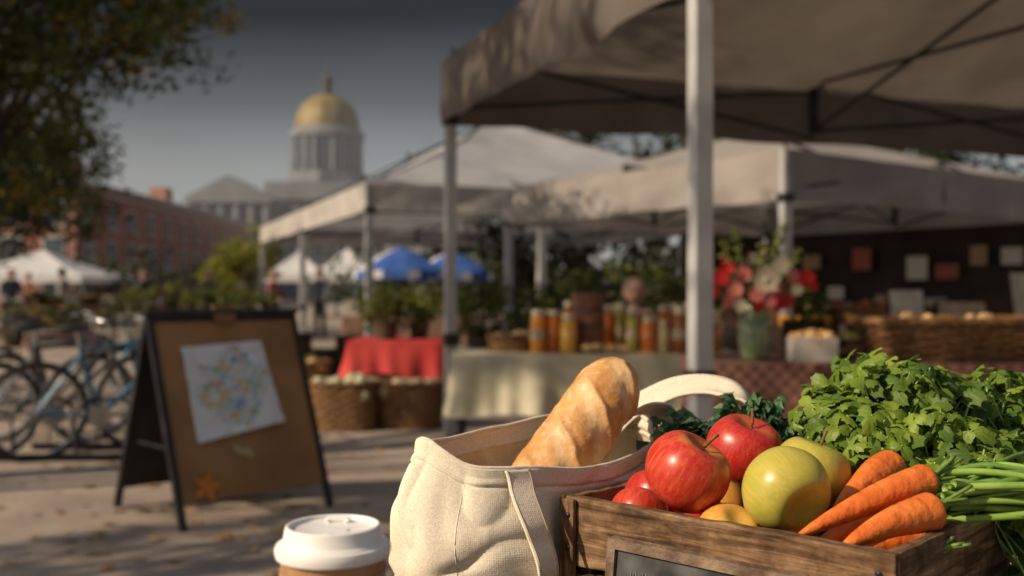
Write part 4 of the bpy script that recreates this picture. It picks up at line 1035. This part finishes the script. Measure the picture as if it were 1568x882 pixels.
# tote bag
canv=weave_mat('canvas_weave',(.60,.52,.40),(.84,.76,.62),135)
e=grp('tote_bag',(.037,1.203,ZT))
bc=Vector((.037,1.203));e1=Vector((.70,.714));e2=Vector((.714,-.70))
def bagpt(th_,t,off=0):
    ca,sa=math.cos(th_),math.sin(th_)
    a_=.176+.032*math.sin(math.pi*min(1,t*1.05+.02))**.8-.002*t
    b_=.078+.024*math.sin(math.pi*min(1,t*1.0+.1))
    if sa<0: b_*=.9
    q=(abs(ca)**2.5+abs(sa)**2.5)**(-1/2.5)
    f1=noise.noise(Vector((th_*2.0,t*1.2,1.5)));f2=noise.noise(Vector((th_*1.7+t*1.4,t*1.6-th_*.6,9)));f3=noise.noise(Vector((th_*4-t*2,t*3+th_,4)))
    fold=f1*.013-max(0,1-abs(f2)*4.5)**1.5*.0055+f3*.003
    fold*=(.22+.95*math.sin(math.pi*min(1,t*.9+.1)))
    s_=ca*q*(a_+off+fold);f_=sa*q*(b_+off+fold)
    lim=.080+off*.9
    if s_>-.10 and f_>lim: f_=lim+(f_-lim)*max(0,min(1,(-.07-s_)/.03)) if s_<-.07 else lim
    zr=1.078+.010*ca-.032*max(0,math.sin(th_+.25))**1.5+.009*noise.noise(Vector((th_*1.7,0,3)))+.016*math.exp(-((th_-3.3)/.5)**2)
    z=ZT+.002+(zr-ZT)*t+.004*noise.noise(Vector((th_*3,t*4,0)))*math.sin(math.pi*t)
    return Vector((bc.x+e1.x*s_+e2.x*f_,bc.y+e1.y*s_+e2.y*f_,z))
def uvmesh(name,grid,uvs,mat,thick,parent,close=False,sub=1):
    nr=len(grid);nc=len(grid[0]);vs=[tuple(p) for row in grid for p in row];fs=[];luv=[]
    for j in range(nr-1):
        for i in range(nc-1+(1 if close else 0)):
            i2=(i+1)%nc
            fs.append((j*nc+i,j*nc+i2,(j+1)*nc+i2,(j+1)*nc+i))
            u0=uvs(j,i);u1=uvs(j,i+1);u2=uvs(j+1,i+1);u3=uvs(j+1,i);luv+=[u0,u1,u2,u3]
    me=bpy.data.meshes.new(name);me.from_pydata(vs,[],fs);me.materials.append(mat)
    ul=me.uv_layers.new(name='UVMap')
    for k_,l in enumerate(luv): ul.data[k_].uv=l
    for p in me.polygons:p.use_smooth=True
    o=bpy.data.objects.new(name,me);COL.objects.link(o)
    so=o.modifiers.new('s','SOLIDIFY');so.thickness=thick;so.offset=0
    par(o,parent);return o
NT,NZ=260,90
grid=[]
for j in range(NZ+1):
    t=j/NZ
    hem=0
    if t>.885: hem=.0022
    if abs(t-.885)<.012: hem=-.0015
    grid.append([bagpt(2*math.pi*i/NT,t,hem) for i in range(NT)])
uvmesh('bag_body',grid,lambda j,i:(i*.0042*1,j*.0021),canv,.0028,e,True)
mb=MB();mb.add([bagpt(2*math.pi*i/60,.01) for i in range(60)],[tuple(range(60))],0);mb.obj('bag_bottom',[canv],False,e)
mb=MB();mb.tube([bagpt(2*math.pi*i/200,1.0,.001)+Vector((0,0,.0005)) for i in range(201)],.0024,0,8,False);
mb.obj('rim_hem',[M('hem_canvas',(.62,.54,.42),(.76,.68,.55),scale=80,rough=.95,bump=.3,bscale=400,bdist=.002)],True,e)
mb=MB();mb.tube([bagpt(2.62,t,.0008) for t in [k_/40*.88 for k_ in range(41)]],.0011,0,6);mb.obj('seam',[canv],True,e)
rows=50;sw=.0145;grid=[]
for j in range(rows+1):
    t=1.01-.98*j/rows;th0=2.23-.10*(j/rows)**1.3-.10*math.sin(j/rows*2.6)
    c=bagpt(th0,min(1,t),.0095+.004*math.sin(j/rows*3.1))
    d=(bagpt(th0+.12,min(1,t),.008)-bagpt(th0-.12,min(1,t),.008));d.z*=.3;d.normalize()
    grid.append((c,d))
# smooth the ribbon so it hangs straight
cs=[g[0] for g in grid];ds=[g[1] for g in grid]
for _ in range(6):
    cs=[cs[0]]+[(cs[i-1]+cs[i]*2+cs[i+1])/4 for i in range(1,len(cs)-1)]+[cs[-1]]
    ds=[ds[0]]+[((ds[i-1]+ds[i]*2+ds[i+1])/4).normalized() for i in range(1,len(ds)-1)]+[ds[-1]]
grid=[[c+d*(q/8-.5)*2*sw for q in range(9)] for c,d in zip(cs,ds)]
uvmesh('front_strap',grid,lambda j,i:(i*.0036,j*.0038),canv,.003,e)
mb=MB()
for sgn in(-.86,.86): mb.tube([c+d*sgn*sw+Vector((d.y,-d.x,0))*.0017*(1 if d.x>0 else -1) for c,d in zip(cs,ds)],.0006,0,5)
mb.obj('strap_stitching',[M('thread',(.5,.42,.3),rough=.9)],True,e)
P=bez([(.120,1.335,1.05),(.150,1.335,1.085),(.180,1.335,1.104),(.220,1.335,1.120),(.262,1.325,1.122),(.292,1.305,1.108),(.31,1.29,1.075)],8)
grid=[]
for j,p in enumerate(P):
    t=(P[min(j+1,len(P)-1)]-P[max(j-1,0)]).normalized();wd=Vector((-.15,.85,.45));wd=(wd-t*wd.dot(t)).normalized()
    grid.append([p+wd*(q/6-.5)*.042+t.cross(wd)*.003*math.cos(q/6*math.pi*2) for q in range(7)])
uvmesh('rear_strap',grid,lambda j,i:(i*.0068,j*.0045),canv,.003,e)
P=bez([(.085,1.25,1.03),(.12,1.24,1.075),(.150,1.25,1.098),(.175,1.275,1.100),(.195,1.305,1.088),(.20,1.32,1.05)],8)
grid=[]
for j,p in enumerate(P):
    t=(P[min(j+1,len(P)-1)]-P[max(j-1,0)]).normalized();wd=Vector((.4,-.75,.5));wd=(wd-t*wd.dot(t)).normalized()
    grid.append([p+wd*(q/6-.5)*.03 for q in range(7)])
uvmesh('inner_strap',grid,lambda j,i:(i*.005,j*.0045),canv,.003,e)

# coffee cup
e=grp('coffee_cup',(-.131,.75,ZT))
cxx,cyy=-.131,.75
lidp=M('lid_plastic',(.80,.78,.76),(.74,.72,.70),scale=3,rough=.4,spec=.4)
paper=M('kraft_paper',(.36,.20,.10),(.43,.26,.14),scale=60,rough=.8,bump=.15,bscale=300,bdist=.001)
zz=1.059
mb=MB();mb.lathe((cxx,cyy,0),[(0,ZT+.002),(.028,ZT+.002),(.029,ZT),(.0385,zz+.002)],0,64);mb.obj('cup_body',[paper],True,e)
mb=MB();mb.lathe((cxx,cyy,0),[(.0335,ZT+.05),(.0345,ZT+.05),(.0387,ZT+.145),(.0378,ZT+.145)],0,64);mb.obj('sleeve',[M('sleeve_card',(.38,.21,.10),(.44,.26,.14),scale=60,rough=.85)],True,e)
mb=MB()
mb.lathe((cxx,cyy,0),[(.0385,zz-.004),(.0415,zz-.004),(.0422,zz-.001),(.0422,zz+.002),(.0412,zz+.0045),(.0392,zz+.005),(.0385,zz+.0062),(.0372,zz+.0067),(.0362,zz+.008),(.0350,zz+.0155),(.0343,zz+.0175),(.0332,zz+.0182),(.0318,zz+.0178),(.0308,zz+.0155),(.0295,zz+.0148),(.012,zz+.0148),(.0,zz+.015)],0,96)
mb.tube(bez([(cxx-.008,cyy+.019,zz+.0148),(cxx-.006,cyy+.021,zz+.0168),(cxx+.006,cyy+.021,zz+.0168),(cxx+.008,cyy+.019,zz+.0148)],5),.0025,0,10)
mb.ball((cxx,cyy-.022,zz+.014),.006,0,14,8,.4)
mb.obj('lid',[lidp],True,e,angle=35)
mb=MB();mb.box((cxx+.001,cyy+.027,zz+.0155),(.010,.0025,.001),0);mb.ball((cxx+.012,cyy-.006,zz+.015),.0012,0,8,5,.3);mb.obj('sip_hole',[black],False,e)

# ------------------------------------------------------------ light, sky, camera
SUN_EL=math.radians(33);sd=Vector((-.87,-.40)).normalized()
az=math.atan2(sd.x,sd.y)
sun=bpy.data.lights.new('sun','SUN');sun.energy=5.0;sun.angle=math.radians(.5);sun.color=(1,.81,.58)
so=bpy.data.objects.new('sun',sun);COL.objects.link(so)
S=Vector((sd.x*math.cos(SUN_EL),sd.y*math.cos(SUN_EL),math.sin(SUN_EL)))
so.rotation_euler=S.to_track_quat('Z','Y').to_euler();so.location=S*30
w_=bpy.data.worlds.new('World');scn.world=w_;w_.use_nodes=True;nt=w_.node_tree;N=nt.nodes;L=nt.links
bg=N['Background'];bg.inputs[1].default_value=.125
sk=N.new('ShaderNodeTexSky');sk.sky_type='NISHITA';sk.sun_disc=False;sk.sun_elevation=SUN_EL;sk.sun_rotation=az;sk.dust_density=2.0;sk.air_density=1.0
hs=N.new('ShaderNodeHueSaturation');hs.inputs['Saturation'].default_value=.45;L.new(sk.outputs[0],hs.inputs['Color'])
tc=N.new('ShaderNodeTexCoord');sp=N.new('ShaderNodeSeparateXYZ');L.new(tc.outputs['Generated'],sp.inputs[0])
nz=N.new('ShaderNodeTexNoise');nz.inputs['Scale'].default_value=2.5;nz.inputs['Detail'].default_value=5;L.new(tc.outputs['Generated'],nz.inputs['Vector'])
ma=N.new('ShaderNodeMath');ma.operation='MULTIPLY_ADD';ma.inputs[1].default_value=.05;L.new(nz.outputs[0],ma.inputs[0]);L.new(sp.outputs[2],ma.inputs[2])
cr_=N.new('ShaderNodeValToRGB');els=cr_.color_ramp.elements;els[0].position=.06;els[0].color=(1.0,1.0,1.0,1);els[1].position=.9;els[1].color=(1,.98,.95,1)  # made-up dark band: sky colour dimmed by elevation, clearing again overhead
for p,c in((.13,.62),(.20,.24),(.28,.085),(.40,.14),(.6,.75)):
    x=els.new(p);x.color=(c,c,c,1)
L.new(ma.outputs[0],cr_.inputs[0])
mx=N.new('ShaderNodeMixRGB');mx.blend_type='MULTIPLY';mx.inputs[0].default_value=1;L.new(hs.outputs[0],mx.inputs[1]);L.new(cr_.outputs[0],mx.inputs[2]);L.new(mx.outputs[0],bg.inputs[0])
cam=bpy.data.cameras.new('camera');co=bpy.data.objects.new('camera',cam);COL.objects.link(co)
cam.sensor_width=36;cam.lens=36;cam.clip_end=3000;cam.clip_start=.02
co.location=(0,0,1.25);co.rotation_euler=(math.radians(90),0,0)
cam.dof.use_dof=True;cam.dof.focus_distance=1.04;cam.dof.aperture_fstop=4.0;cam.dof.aperture_blades=0
scn.camera=co
scn.view_settings.view_transform='Standard';scn.view_settings.look='None';scn.view_settings.exposure=0
